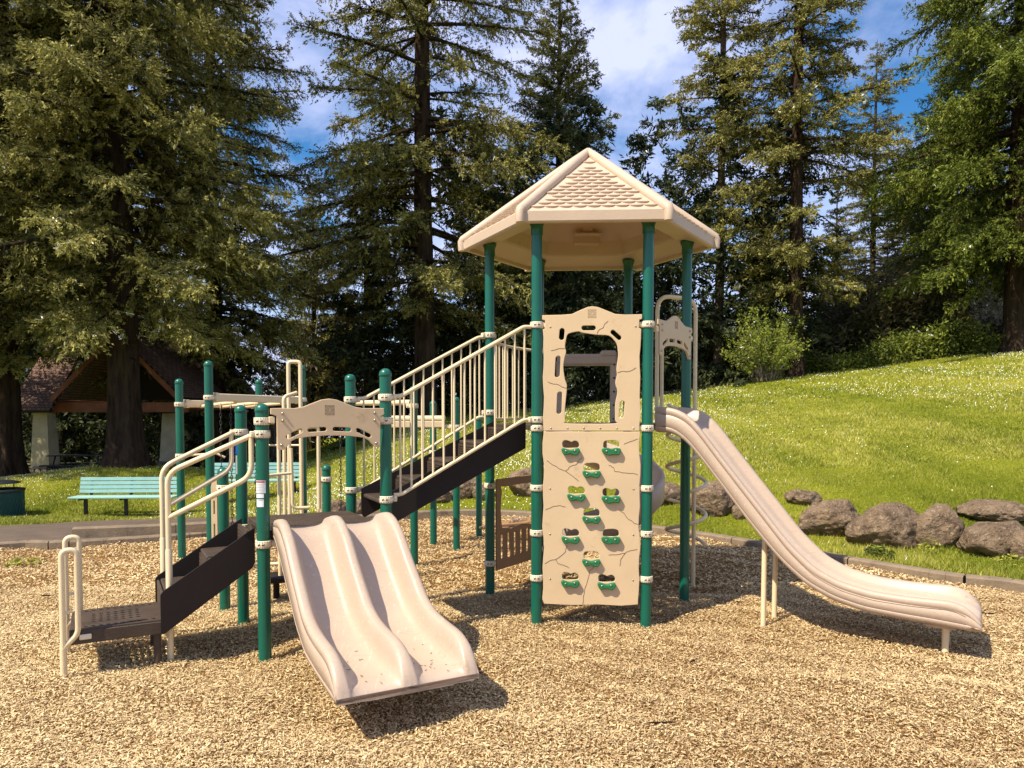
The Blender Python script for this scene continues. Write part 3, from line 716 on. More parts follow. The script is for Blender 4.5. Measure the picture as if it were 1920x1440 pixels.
def section(W,walls,bed,zb,rim,hw=.034,ledge=True):
    """walls: centre positions of the rims; returns closed loop going over the top then back under"""
    o=[]; w0=-W/2; h=rim-bed
    o.append((w0+.035,zb)); o.append((w0+.008,zb+.012)); o.append((w0,zb+.035))
    for g_ in(zb+min(.05,.3*(rim-zb)),rim-min(.055,.3*(rim-zb))):
        o+= [(w0,g_-.004),(w0+.006,g_),(w0,g_+.004)]
    for wi,c in enumerate(walls):
        first=wi==0; last=wi==len(walls)-1
        if first: o+=[(c-hw,rim-.018),(c-hw*.75,rim-.005),(c-hw*.3,rim)]
        else:
            o+=[(c-hw-.075,bed),(c-hw-.042,bed+.012*min(1,h/.1)),(c-hw-.024,bed+h*.28)]
            if ledge: o[-3:]=[(c-hw-.135,bed),(c-hw-.112,bed+h*.30),(c-hw-.095,bed+h*.37)]; o+=[(c-hw-.030,bed+h*.42),(c-hw-.010,bed+h*.56)]
            else: o+=[(c-hw-.016,bed+h*.5),(c-hw-.010,bed+h*.7)]
            o+=[(c-hw*1.0,bed+h*.90),(c-hw*.75,rim-.006),(c-hw*.3,rim)]
        if last: o+=[(c+hw*.3,rim),(c+hw*.75,rim-.005),(c+hw,rim-.018)]
        else:
            o+=[(c+hw*.3,rim),(c+hw*.75,rim-.006),(c+hw*1.0,bed+h*.90)]
            if ledge: o+=[(c+hw+.010,bed+h*.56),(c+hw+.030,bed+h*.42),(c+hw+.095,bed+h*.37),(c+hw+.112,bed+h*.30),(c+hw+.135,bed)]
            else: o+=[(c+hw+.010,bed+h*.7),(c+hw+.016,bed+h*.5)]
            if not ledge: o+=[(c+hw+.024,bed+h*.28),(c+hw+.042,bed+.012*min(1,h/.1)),(c+hw+.075,bed)]
            nx=walls[wi+1]; o+=[((c+nx)/2,bed-.004)]
    w1=W/2
    for g_ in(rim-min(.055,.3*(rim-zb)),zb+min(.05,.3*(rim-zb))):
        o+= [(w1,g_+.004),(w1-.006,g_),(w1,g_-.004)]
    o+=[(w1,zb+.035),(w1-.008,zb+.012),(w1-.035,zb)]
    return o
ts=np.r_[np.linspace(0,2.28,84),[2.305,2.325,2.340,2.350]]
rim=curve1([(0,1.772),(.156,1.755),(.273,1.70),(.371,1.60),(.517,1.41),(.69,1.195),(.904,.931),(1.082,.71),(1.267,.54),(1.445,.455),(1.669,.41),(1.919,.40),(2.16,.405),(2.35,.39)],ts)
und=curve1([(0,1.555),(.14,1.55),(.258,1.48),(.374,1.35),(.567,1.11),(.755,.87),(.907,.69),(1.055,.53),(1.227,.39),(1.407,.305),(1.607,.255),(1.861,.235),(2.06,.225),(2.35,.205)],ts)
drop=np.interp(ts,[0,2.14,2.20,2.25,2.29,2.32,2.34,2.35],[0,0,.008,.025,.052,.082,.11,.14])
dS=Vector((math.cos(R(-32)),math.sin(R(-32)),0)); wS=Vector((-dS.y,dS.x,0)); oS=Vector((HC.x,HC.y,0))+dS*.788
def secT(i,t):
    q_=min(1,max(0,(t-2.26)/.09)); lip=.03*(1-math.sqrt(max(0,1-q_*q_))); bed=und[i]+.055-lip; r_=max(rim[i]-drop[i],bed+.012)
    return section(.62,[-.278,.278],bed,und[i]+.01*q_**3,r_,hw=.032)
ls=sweep('slide','xx' and oS,dS,wS,ts,secT,'slide',PS,'long single beige slide curving down to the right')
for w_,a_ in((-.3105,0),(-.3105,1),(.3105,0)):
    mb=MB(); pt=[oS+dS*t+wS*w_+UP*((und[i]+.052) if a_==0 else (rim[i]-drop[i]-.058)) for i,t in enumerate(ts) if .05<t<2.26]; mb.tube(pt,.0022,5); mb.build('groove_shade','groove_shade',ls)  # thin dark lines painting the shade in the moulded side grooves
for (x,y,zt_) in((2.03,5.92,.80),(2.20,6.15,.62)):
    mb=MB(); mb.tube([(x,y,-.1),(x+.005,y,zt_)],.021,14); mb.build('support_leg','rail',ls)
mb=MB(); e=oS+dS*2.10; mb.box(e+UP*.205,(.20,.46,.035),ax=dS,bev=.012); mb.build('foot_bracket','slide',ls)
for wq in(-.13,.16):
    mb=MB(); p=e+wS*wq+dS*.03; mb.tube([(p.x,p.y,-.1),(p.x,p.y,.21)],.023,14); mb.build('support_leg','rail',ls)
# double slide
ts2=np.r_[np.linspace(-.045,1.56,64),[1.585,1.61,1.63,1.645,1.655]]
ts2=np.where(ts2>0,ts2*.965,ts2)
rim2=curve1([(-.045,.945),(.03,.965),(.158,.985),(.28,.955),(.42,.87),(.6,.705),(.86,.50),(1.0,.45),(1.143,.43),(1.398,.412),(1.655,.40)],ts2)
und2=curve1([(-.045,.83),(.08,.80),(.19,.73),(.458,.53),(.699,.345),(.926,.235),(1.202,.20),(1.4,.185),(1.655,.168)],ts2)
bed2=curve1([(-.045,.893),(.06,.890),(.13,.865),(.22,.79),(.458,.585),(.699,.40),(.926,.305),(1.202,.255),(1.655,.235)],ts2)
drop2=np.interp(ts2/.965,[0,1.38,1.45,1.50,1.54,1.575,1.605,1.63,1.645,1.655],[0,0,.006,.02,.038,.062,.09,.115,.14,.17])
oD=A+U*.475
def secD(i,t):
    r_=max(rim2[i]-drop2[i],bed2[i]+.012); q_=min(1,max(0,(t-1.50)/(ts2[-1]-1.50))); lipd=.055*(1-math.sqrt(max(0,1-q_*q_))); z0=und2[i]+.012*q_**4; r_=max(r_-lipd*.6,bed2[i]-lipd+.010)
    W=.83
    if t<.02: z0=bed2[i]-.03-.03*max(0,t/.02)
    return section(W,[-W/2+.036,.0,W/2-.036],bed2[i]-lipd,z0,r_,hw=.034,ledge=False)
ds=sweep('slide',oD,Vv,U,ts2,secD,'slide',PS,'low double-bed beige slide from the small deck')
for a,b in((-.16,.98),(.24,1.0)):
    mb=MB(); p=oD+U*a+Vv*b; mb.tube([(p.x,p.y,-.15),(p.x,p.y,.20)],.022,12); mb.build('support_leg','rail',ds)
mb=MB(); rnd=random.Random(3)
for k in range(34):      # wood chips lying in the slide runs
    t=rnd.uniform(1.05,1.55); w_=rnd.choice([-1,1])*rnd.uniform(.07,.30); z=float(np.interp(t,ts2,bed2))+.003
    p=oD+U*w_+Vv*t+UP*z; a=rnd.uniform(0,PI); mb.box(p,(rnd.uniform(.008,.022),.003,.002),ax=(math.cos(a),math.sin(a),0))
tag(mb.build('chip_litter','crack',ds),kind='stuff')

# stairs ----------------------------------------------------------
def stairs(top,dirv,ztop,treads,wid,run,side_pts,label=None,end_post=False):
    """dirv points down the stairs, away from the deck edge at 'top'"""
    wv=Vector((-dirv.y,dirv.x,0)); holder=MB()
    for s in(-1,1):
        pass
    first=None
    mb=MB()
    for s in(-1,1):
        o=top+wv*s*wid/2
        V=[o+dirv*a+UP*b+wv*e*.008 for e in(-1,1) for a,b in side_pts]; n=len(side_pts)
        mb.add(V,[list(range(n))[::-1],list(range(n,2*n))]+[(k,(k+1)%n,n+(k+1)%n,n+k) for k in range(n)])
        for a0,a1 in zip(side_pts[:-1],side_pts[1:]): pass
    st=mb.build('stair_side','side',PS,label)
    zprev=ztop
    for i,(t0,z) in enumerate(treads):
        m2=MB(); c=top+dirv*(t0+run/2)
        m2.box(c+UP*(z-.016),(run+.01,wid-.03,.032),ax=dirv,bev=.008)
        for k in range(int(run/.022)): m2.box(c+dirv*((k+.5)*.022-run/2)+UP*(z+.0015),(.010,wid-.07,.004),ax=dirv)
        rise=(zprev-z); c2=top+dirv*(t0+.004)+UP*((z+zprev)/2-.015)
        m2.box(c2,(.02,wid-.034,max(rise-.03,.02)),ax=dirv)
        for k in range(5): m2.box(c2+dirv*.012+UP*((k-2)*rise*.14),(.006,wid-.08,.008),ax=dirv)
        m2.build('tread','deck',st); zprev=z
    return st,zprev
topL=(A+Cc)/2-U*.03
runL=.30
st,_=stairs(topL,-U,ZL,[(.02,.68),(.30,.48)],.56,.28,[(0,ZL+.01),(0,.64),(.02,.60),(.60,.205),(.62,.205),(.62,.475),(.60,.50)])
m2=MB(); m2.box(topL-U*.60+UP*.36,(.02,.55,.22),ax=U,bev=.006); m2.build('end_panel','deck',st)
# stepping platform
pc_=topL-U*.88; PZ=.305
mb=MB(); mb_o=[(-.275,-.275),(.275,-.275),(.275,.275),(-.275,.275)]
hol=[]
for i in range(11):
    for j in range(9):
        if 2<=i<=8 and j not in(1,7) or j in(0,8) : hol.append(capsule(-.225+i*.045,-.22+j*.055,.034,.026,0,3))
mb.plate(mb_o,hol,.016,pc_+UP*(PZ-.008),U,-Vv,UP,bev=.003)
for s in(-1,1):
    mb.box(pc_+Vv*s*.274+UP*(PZ-.055),(.55,.016,.085),ax=U,bev=.004); mb.box(pc_+U*s*.268+UP*(PZ-.055),(.016,.53,.085),ax=U,bev=.004)
pf=mb.build('platform','deck',PS)
for s in(-1,1):
    mb=MB(); p=topL-U*.64+Vv*s*.24; mb.tube([(p.x,p.y,-.1),(p.x,p.y,PZ-.05)],.024,10); mb.build('support_leg','deck',pf)
    # grab loops at the outer edge
    q=topL-U*1.19+Vv*s*.29; e=U*.085
    mb=MB(); mb.tube(bend([q+UP*-.12,q+UP*.83,q+e+UP*.83,q+e+UP*.28,q+UP*.20],.042),.018,12)
    mb.tube([q+UP*.42,q+e+UP*.44],.010,8)
    gl=mb.build('grab_loop','rail',pf)
    mb=MB(); mb.tube([q+UP*.20,q+UP*-.12],.0205,12); mb.build('sleeve','rail',gl)
    mb=MB(); mb.box(q+U*.125+UP*(PZ-.05),(.07,.012,.035),ax=U,bev=.005); mb.build('bracket','clamp',gl)
# handrails of the low stairs
hn=Vector((-2.381,5.099,0)); hf=hn-Vv*.56
for hq,pp in((hn,A),(hf,Cc)):
    d=(pp-hq); d.z=0; ee=pp-d.normalized()*.075
    mb=MB(); mb.tube(bend([hq+UP*-.12,hq+UP*1.30,pp-d.normalized()*.03+UP*1.575],.09),.0185,12)
    l0=hq+UP*.985; 
    mb.tube(bend([l0,ee+UP*1.27,ee+UP*1.56],.085),.0185,12)
    hr=mb.build('handrail','rail',PS); mb=MB(); mb.tube([hq+UP*-.12,hq+UP*.76,hq+UP*.77],[.0225,.0225,.019],12); mb.build('sleeve','rail',hr)
# upper stairs
tU=(H[3]+H[4])/2; tB=(B+D)/2; dU=(tB-tU); LU=dU.length-.03; dU.normalize()
rn=(LU)/4.35
trs=[(LU-(k)*rn,ZL+(ZH-ZL)*k/5) for k in(4,3,2,1)]
trs=[(LU-k*rn-.02,ZL+(ZH-ZL)*(k)/5) for k in(4,3,2,1)]
st2,_=stairs(tU,dU,ZH,trs,.66,rn,[(.03,ZH+.02),(.03,ZH-.20),(LU-.02,ZL-.06),(LU,ZL-.02),(LU,ZL+.19)])
# railings with balusters
def railing(p0,p1,zt0,zt1,zb0,zb1,n,r=.0165,rb=.0085,par=PS,bow=0,ends=.05):
    d=(p1-p0); ln=d.length; d.normalize(); nb=Vector((-d.y,d.x,0)); mb=MB()
    f=lambda t: p0+d*ln*t+nb*bow*math.sin(PI*t)
    def ln_(z0,z1):
        if bow: return [f(t)+UP*(z0+(z1-z0)*t) for t in np.linspace(0,1,9)]
        a=f(0)+UP*z0; b=f(1)+UP*z1; k=.05
        return bend([a,f(k)+UP*(z0),f(1-k)+UP*z1,b],.05)
    mb.tube(ln_(zt0,zt1),r,12); mb.tube(ln_(zb0,zb1),r*.9,12)
    o=mb.build('guard_rail','rail',par)
    for k in range(n):
        t=(k+.6)/(n+.2); q=f(t); m2=MB(); k_=.05; tt_=min(max((t-k_)/(1-2*k_),0),1) if not bow else t
        m2.tube([q+UP*(zb0+(zb1-zb0)*tt_),q+UP*(zt0+(zt1-zt0)*tt_)],rb,8); m2.build('baluster','rail',o)
    return o
wU=Vector((-dU.y,dU.x,0))
off=.0
b_=B+(H[4]-B).normalized()*.06; h_=H[4]-(H[4]-B).normalized()*.06
railing(b_,h_,1.84,2.42,1.09,1.66,13)
b_=D+(H[3]-D).normalized()*.06; h_=H[3]-(H[3]-D).normalized()*.05
railing(b_,h_,1.84,2.42,1.06,1.68,13)
railing(H[3]+bl*.05,H[2]-bl*.05,2.40,2.36,1.66,1.66,9,r=.014,rb=.008,bow=.10)
# storefront panel under the tower
O2=H[3].copy(); nb=Vector((bl.y,-bl.x,0))
ou=[(.06,.22),(.06,1.09),(.85,1.09),(.85,.22)]
hl=[smoothloop([(.15,.62),(.15,.98),(.18,1.01),(.77,1.01),(.80,.98),(.80,.62),(.5,.615)],2)]+[capsule(.155+.115*k,.44,.25,.045,PI/2) for k in range(6)]
mb=MB(); mb.plate(ou,hl,.018,O2+nb*.03,bl,UP,nb); sp=mb.build('counter_panel','brown',PS)
mb=MB(); mb.box(O2+bl*.46+UP*.60-nb*.10,(.66,.24,.02),ax=bl,bev=.006); mb.build('counter','brown',sp)
mb=MB(); rnd=random.Random(9)
for k in range(90):
    p=O2+bl*rnd.gauss(.62,.08)+UP*(.615+abs(rnd.gauss(0,.012)))-nb*(.1+rnd.gauss(0,.03)); a=rnd.uniform(0,6)
    mb.box(p,(.03,.008,.004),ax=(math.cos(a),math.sin(a),.2))
tag(mb.build('chip_litter','slide',sp),kind='stuff')
# spiral slide behind the tower
bk=(H[1]-H[2]).normalized(); nbk=Vector((-bk.y,bk.x,0)); O3=H[2].copy()+nbk*.04
mb=MB(); a0,a1=.18,.80
mb.box(O3+bk*((a0+a1)/2)+UP*2.27,(a1-a0,.10,.12),ax=bk,bev=.02); mb.box(O3+bk*(a1-.09)+UP*2.33,(.17,.12,.07),ax=bk,bev=.02)
for q in(a0+.03,a1-.03): mb.box(O3+bk*q+UP*1.94,(.075,.09,.66),ax=bk,bev=.015); mb.box(O3+bk*q+nbk*.13+UP*1.87,(.035,.22,.66),ax=bk,bev=.015)
hd=mb.build('slide_hood','slide',PS)
mb=MB()
for k in range(5):
    for q in(a1-.03,): mb.tube([O3+bk*q-nbk*.046+UP*(1.66+.14*k),O3+bk*q-nbk*.052+UP*(1.66+.14*k)],[.011,.007],10)
mb.build('bolt','mark',hd)
cc=Vector((1.02,8.18,0)); rm=.40; hw=.25; V=[];F=[]; ns=46; prof=[(-hw,.20),(-hw+.02,.22),(-hw+.045,.19),(-hw+.07,.08),(-hw+.15,.01),(0,0),(hw-.15,.02),(hw-.07,.12),(hw-.035,.27),(hw-.012,.30),(hw+.01,.28),(hw+.01,.05),(hw-.08,-.05),(0,-.07),(-hw+.05,-.05),(-hw-.012,.03)]
for i in range(ns+1):
    t=i/ns; an=PI-R(350)*t; z=1.42-1.22*t
    for (w_,h_) in prof: V.append(cc+Vector((math.cos(an),math.sin(an),0))*(rm+w_)+UP*(z+h_))
n=len(prof)
for i in range(ns):
    for k in range(n): a=i*n+k; b=i*n+(k+1)%n; F.append((a,a+n,b+n,b))
F.append(list(range(n))); F.append([ns*n+k for k in range(n)][::-1])
mb=MB(); mb.add(V,F,0,True); mb.build('spiral_slide','slide',PS)
mb=MB(); mb.box(cc+Vector((-.42,-.20,1.575)),(.5,.42,.05),bev=.01); mb.build('slide_entry','slide',PS)
mb=MB(); mb.tube([cc+UP*-.1,cc+UP*1.45],.03,12); mb.build('slide_post','brown',PS)
# corkscrew climber
no=Vector((math.cos(R(27)),math.sin(R(27)),0)); mr=(H[0]+H[1])/2
pl=mr+no*.50; pi=mr+no*.02-Vector((0,0,0))
mb=MB(); mb.tube(bend([pi+UP*1.60,pi+UP*2.86,pl+UP*2.86,pl+UP*-.15],.15,7),.0205,12); ck=mb.build('corkscrew_climber','rail',PS)
mb=MB(); cc2=mr+no*.40; mb.tube([cc2+Vector((.195*math.cos(a),.195*math.sin(a),0))+UP*(1.80-1.42*k/90) for k,a in enumerate([2.6-k*.31 for k in range(91)])],.0185,8); mb.build('coil','rail',ck)
mb=MB(); q=mr+no*.08-(H[1]-H[0]).normalized()*.0+Vector((.02,.10,0)); mb.tube([q+UP*1.60,q+UP*2.38],.018,12); mb.build('grab_bar','rail',ck)
# handles at the back edge of the low deck
mb=MB(); q=Vector((-2.11,7.0,0)); e=Vector((.11,.01,0)); mb.tube(bend([q+UP*.75,q+UP*2.20,q+e+UP*2.20,q+e+UP*.75],.035),.019,12)
mb.build('grab_loop','rail',PS)
mb=MB(); q=Vector((-2.02,6.40,0)); mb.tube(bend([q+UP*.3,q+UP*1.56,q+Vector((.30,.17,0))+UP*1.60,q+Vector((.30,.17,0))+UP*.86],.05),.017,12)
mb.tube([q+UP*1.18+Vector((-.1,-.1,0)),q+UP*1.19+Vector((.09,.05,0))],.013,8)
mb.build('grab_loop','rail',PS)
mb=MB(); q=Vector((-2.04,6.62,0)); mb.tube(bend([q+UP*.8,q+UP*1.86,q+Vector((.08,.12,0))+UP*1.90],.04),.017,12)
mb.tube(bend([q+Vector((.06,0,0))+UP*1.4,q+Vector((.07,0,0))+UP*.86,q+Vector((.2,.05,0))+UP*.86],.05),.016,12); mb.build('grab_loop','rail',PS)
# short plate beside the rear short post, and the one at the front short post
for p_,x_ in((P613,-.05),(P420,-.05)):
    mb=MB(); mb.plate([(0,.2),(0,1.08),(.01,1.12),(.035,1.14),(.055,1.14),(.055,.2)],[capsule(.027,.9,.12,.012,PI/2),capsule(.027,.7,.12,.012,PI/2)],.018,p_+Vector((-.105,0,0)),(1,0,0),UP,(0,-1,0),bev=.003); mb.build('side_plate','tan',PS)
# round step pods on stems beneath the low deck
for (x,y,zt_) in((518,1078,.22),):
    X,Y=onz(x,y,.22); p=Vector((X,Y,0)); mb=MB(); mb.lathe(p,[(.001,zt_),(.15,zt_),(.165,zt_-.012),(.16,zt_-.045),(.12,zt_-.055),(.001,zt_-.055)],24); mb.tube([p+UP*-.1,p+UP*(zt_-.05)],.03,10); mb.build('step_pod','side',PS)
    mb=MB(); mb.tube(bend([p+Vector((0,.1,0))+UP*.28,p+Vector((0,.12,0))+UP*.82],.05),.016,10); mb.tube([p+Vector((-.1,.10,0))+UP*.30,p+Vector((.12,.10,0))+UP*.31],.016,10); mb.build('grab_bar','rail',PS)

# ------------------------------------------------------------------ chain climber frame at the back left
def chain(par,x,y,z0,z1,sx=0,nm='chain'):
    mb=MB(); n=int((z0-z1)/.042)
    for k in range(n):
        z=z0-(k+.5)*.042; a=(k%2)*PI/2+.4; q=Vector((math.cos(a),math.sin(a),0)); c=Vector((x+sx*k/n,y,z))
        mb.tube([c+q*.011*math.cos(t)+UP*.027*math.sin(t) for t in np.linspace(0,2*PI,8,endpoint=False)],.0042,5,closed=True)
    return mb.build(nm,'chain',par)
CL=root('chain_climber',(-3.2,8.8,0),'overhead frame on four green posts with hanging black chains, behind the low stairs','climber')
q1,q2,q3,q4=[Vector(p) for p in((-3.19,7.8,0),(-3.87,8.62,0),(-2.66,9.4,0),(-3.33,9.75,0))]
dA=(q3-q1).normalized(); dB=(q4-q2).normalized()
post(q1,2.27,[(1.88,[dA])],parent=CL); post(q2,2.12,[(1.82,[dB]),(1.22,[dB])],parent=CL); post(q3,2.33,[(1.89,[-dA])],parent=CL); post(q4,2.17,[(1.84,[-dB]),(1.3,[(1,0)])],parent=CL)
for a,b,z in((q1,q3,1.885),(q2,q4,1.83)):
    d=(b-a).normalized(); mb=MB(); mb.box((a+b)/2+UP*z,((b-a).length-.15,.05,.085),ax=d,bev=.008); mb.box(a+d*.10+UP*z,(.05,.058,.10),ax=d,bev=.006); mb.box(b-d*.10+UP*z,(.05,.058,.10),ax=d,bev=.006); mb.build('beam','rail',CL)
for t in(.25,.5,.75):
    a=q1.lerp(q3,t)+UP*1.84; b=q2.lerp(q4,t)+UP*1.80; mb=MB(); mb.tube([a,b],.021,10); rg=mb.build('cross_bar','rail',CL)
for (px,Y,zb) in((413,8.2,.45),(432,8.0,.28),(457,8.6,.35),(478,8.4,.25)):
    X=(px-960)/FPX*Y*.998; chain(CL,X,Y,1.80,zb)
    mb=MB(); mb.box((X,Y,1.80),(.012,.02,.06),bev=.003); mb.build('hanger','rail',CL)
mb=MB(); mb.tube([q4+UP*1.3,q4+Vector((.55,-.05,1.3))],.013,8); mb.tube([q2+UP*1.22,q2+Vector((.42,0,1.25)),q2+Vector((.5,0.05,1.2))],.013,8); mb.build('side_bar','rail',CL)

# sit-and-slide bars at the back, seen between the balusters
BB=root('parallel_bars',(-.9,9.4,0),'thick cream sliding beam on green posts behind the upper stairs','play bars')
r1=Vector((-1.123,8.451,0)); r2=Vector((-1.054,9.886,0)); r3=Vector((-.715,9.484,0)); r4=Vector((-.468,10.417,0)); r5=Vector((-1.95,9.2,0))
post(r1,2.03,[(1.80,[(-1,0)])],parent=BB); post(r2,1.89,[(1.2,)],parent=BB); post(r3,1.93,[(1.545,[(-1,0)])],parent=BB); post(r4,1.68,parent=BB)
mb=MB(); a=Vector((-1.75,9.35,1.60)); b=Vector((-.86,9.48,1.60)); d=(b-a).normalized()
mb.tube([a+UP*.045,b+UP*.045],.045,14); mb.box((a+b)/2-UP*.02,((b-a).length,.085,.09),ax=d,bev=.012); mb.box(b+d*.05-UP*.05,(.12,.03,.05),ax=d,bev=.005); mb.build('beam','rail',BB)
mb=MB(); a=Vector((-2.0,8.9,1.84)); b=Vector((-1.16,8.47,1.84)); mb.tube([a,b],.032,12); mb.build('beam','rail',BB)
for (px,Y,z0,zb) in((638,8.9,1.80,.42),(682,8.75,1.80,.40)):
    X=(px-960)/FPX*Y; chain(BB,X,Y,z0,zb)
a=(638-960)/FPX*8.9
mb=MB()
for k in range(14):
    t=k/13; c=Vector((a-.18+.36*t,8.9,.50-.05*math.sin(PI*t)+.0)); q=Vector((0,1,0)) if k%2 else Vector((0,0,1))
    mb.tube([c+Vector((1,0,0))*.018*math.cos(s)+q*.009*math.sin(s) for s in np.linspace(0,2*PI,8,endpoint=False)],.0042,5,closed=True)
mb.build('chain','chain',BB)

# ------------------------------------------------------------------ boulders along the slope
def footon(px,py):
    r=ray(px,py)
    for t in np.linspace(7,30,1500):
        if CAMH+r[2]*t<=terrz(r[0]*t,r[1]*t): return r[0]*t,r[1]*t,CAMH+r[2]*t
    return onY(px,py,12)
def boulder(px,py,Yd,wpx,hpx,label,seed,dep=.8):
    """px,py: centre of the foot in the photo"""
    g=random.Random(seed); X,Y,Z=footon(px,py); Yd=Y; Y+=wpx/FPX*Yd*.3; X=(px-960)/FPX*Y; Z=float(terrz(X,Y)); w_=wpx/FPX*Yd/2*1.08; h_=hpx/FPX*Yd*.98
    import bmesh
    bm=bmesh.new(); bmesh.ops.create_icosphere(bm,subdivisions=5,radius=1)
    ph=[Vector([g.uniform(-1,1) for _ in range(3)]).normalized() for _ in range(22)]; of=[g.uniform(.72,.95) for _ in ph]; pp=[g.uniform(0,6) for _ in range(9)]
    for v in bm.verts:
        c=v.co.normalized(); r=1.0
        for p,o_ in zip(ph,of):
            dt=c.dot(p)
            if dt>0: r=min(r,o_/max(dt,.05)) if dt*r>o_ else r
        n_=0
        for k in range(9): f=2.2*1.6**(k%5); n_+=math.sin(c.x*f+pp[k])*math.sin(c.y*f*1.1+pp[(k+3)%9])*math.sin(c.z*f*.9+pp[(k+5)%9])/(1.35**(k%5))
        r*=1+.058*n_-.030*max(0,math.sin(c.x*17+pp[1])*math.sin(c.y*19+pp[2])*math.sin(c.z*16+pp[3]))*2
        v.co=c*r
    me=bpy.data.meshes.new('boulder'); 
    for v in bm.verts: v.co=Vector((v.co.x*w_*1.08,v.co.y*w_*dep,v.co.z*h_*.62+h_*.40))
    bm.to_mesh(me); bm.free(); me.materials.append(M['rock']); me.polygons.foreach_set('use_smooth',[True]*len(me.polygons))
    o=bpy.data.objects.new('boulder',me); COL.objects.link(o); o.location=(X,Y,Z-.03); o.rotation_euler=(0,0,0)
    return tag(o,label,'boulder','boulders lining the foot of the grass slope')
BD=[(1252,948,12.0,62,44,'low rounded boulder just right of the climbing wall, behind the corkscrew climber'),(1345,972,11.0,84,64,'dark domed boulder seen right of the corkscrew climber, touching the slide edge'),(1305,958,11.9,40,35,'small grey boulder directly behind the corkscrew coil'),
 (1398,975,10.9,40,40,'small dark boulder peeping out under the long slide'),(1508,948,12.2,60,32,'small boulder half sunk in the grass above the long slide bed'),(1562,1010,9.4,122,72,'long flat-topped boulder right behind the slide, left of the largest one'),(1668,1030,8.7,136,86,'largest boulder, with a leafy weed growing at its foot'),
 (1768,1030,8.8,92,86,'tall pointed boulder streaked with pale lichen'),(1868,1047,8.3,118,78,'dark pitted boulder with a blackish foot near the right edge of the picture'),(1925,1052,8.2,60,60,'dark boulder cut off by the right edge of the picture'),(1868,985,9.9,130,40,'flat pale boulder lying in grass above the dark pitted one'),
 (864,938,13.6,70,44,'brownish boulder seen beneath the upper stairs'),(990,935,13.4,70,52,'grey boulder seen through the counter window under the tower'),(905,940,14.0,42,30,'small boulder just left of the tower post under the stairs'),(628,968,14.6,40,38,'dark boulder at the lawn edge left of the stair post'),(668,965,14.2,46,36,'grey boulder beside the post where the upper stairs begin'),
 (820,945,14.2,50,28,'low boulder seen under the middle of the upper stairs')]
for i,b in enumerate(BD): boulder(*b[:5],b[5],i+3)
wd=[(1650,1022,8.35,.16,260,.16,.026,'leafy green weed at the foot of the largest boulder'),(1745,985,8.6,.13,120,.18,.02,None),(1860,975,9.2,.30,240,.16,.03,None),(1900,1040,7.9,.2,180,.12,.02,None),(1460,985,9.6,.4,300,.07,.02,None),(45,1035,8.45,.22,90,.07,.03,None)]
Vs=[];Ts=[]
for i,(x,y,Yd,rad,n,h_,lf,lb) in enumerate(wd):
    X,Y,Z=onY(x,y,Yd); v,t=weeds(X,Y,rad,n,h_,lf,40+i,(lambda a,b:mulchz(a,b)) if y==1035 else None)
    if lb: tag(npmesh('weed',v,4,t,'needleg'),lb,'weed')
    else: Vs.append(v);Ts.append(t)
tag(npmesh('ground_weeds',np.concatenate(Vs),4,np.concatenate(Ts),'blade'),kind='stuff')

# ------------------------------------------------------------------ benches, bin, tables
def bench(length):
    rt=root('park_bench',(0,0,0),'x','bench','slatted park benches facing the play area'); h=length/2
    for k in range(4):
        mb=MB(); a=.18; mb.box((0,.20+k*.02,.52+k*.085),(length,.035,.072),az=(0,.18,1),bev=.006); mb.build('back_slat','teal',rt,local=True)
    for k in range(4):
        mb=MB(); mb.box((0,-.24+k*.105,.43),(length,.09,.035),bev=.006); mb.build('seat_slat','teal',rt,local=True)
    for s in(-.78,.0,.78):
        mb=MB(); mb.box((s*h,-.02,.19),(.06,.07,.46),bev=.004); mb.box((s*h,-.03,.395),(.05,.46,.035)); mb.box((s*h,.245,.60),(.05,.03,.42),az=(0,.2,1)); mb.build('leg','iron',rt,local=True)
    return rt
b1=bench(2.10); X,Y,_=onY(238,977,15.4); b1.location=(X,Y,float(terrz(X,Y))-.0); b1['label']='aqua slatted bench on three black legs, left of the low stairs'
b1.rotation_euler=(0,0,R(3))
b2=copytree(b1); X,Y,_=onY(485,960,17.0); b2.location=(X,Y,float(terrz(X,Y))+.02); b2['label']='aqua slatted bench half hidden behind the green posts and chains'; b2.rotation_euler=(0,0,R(5))
tr=root('litter_bin',(0,0,0),'round dark teal mesh litter bin with a raised domed lid at the left edge','litter bin')
X,Y,_=onY(-2,975,15.2); zb=float(terrz(X,Y)); tr.location=(X,Y,zb)
mb=MB(); mb.lathe((0,0,0),[(.40,0),(.42,.02),(.45,.50),(.46,.52)],32)
for k in range(40):
    for s in(-1,1): mb.tube([(.455*math.cos(a),.455*math.sin(a),z) for a,z in [(2*PI*k/40+s*.35*j/4,.02+.48*j/4) for j in range(5)]],.004,4)
mb.build('body','can',tr,local=True)
mb=MB(); mb.lathe((0,0,0),[(.46,.50),(.475,.51),(.475,.56),(.43,.565),(.30,.55)],32); mb.build('rim','iron',tr,local=True)
mb=MB(); mb.lathe((0,0,0),[(.40,.68),(.40,.695),(.25,.735),(.001,.75)],32); mb.lathe((0,0,0),[(.40,.68),(.001,.70)],32); ld=mb.build('lid','iron',tr,local=True)
for k in range(3):
    mb=MB(); a=k*2.1-.9; mb.tube([(.33*math.cos(a),.33*math.sin(a),.54),(.33*math.cos(a),.33*math.sin(a),.70)],.011,8); mb.build('lid_strut','iron',tr,local=True)
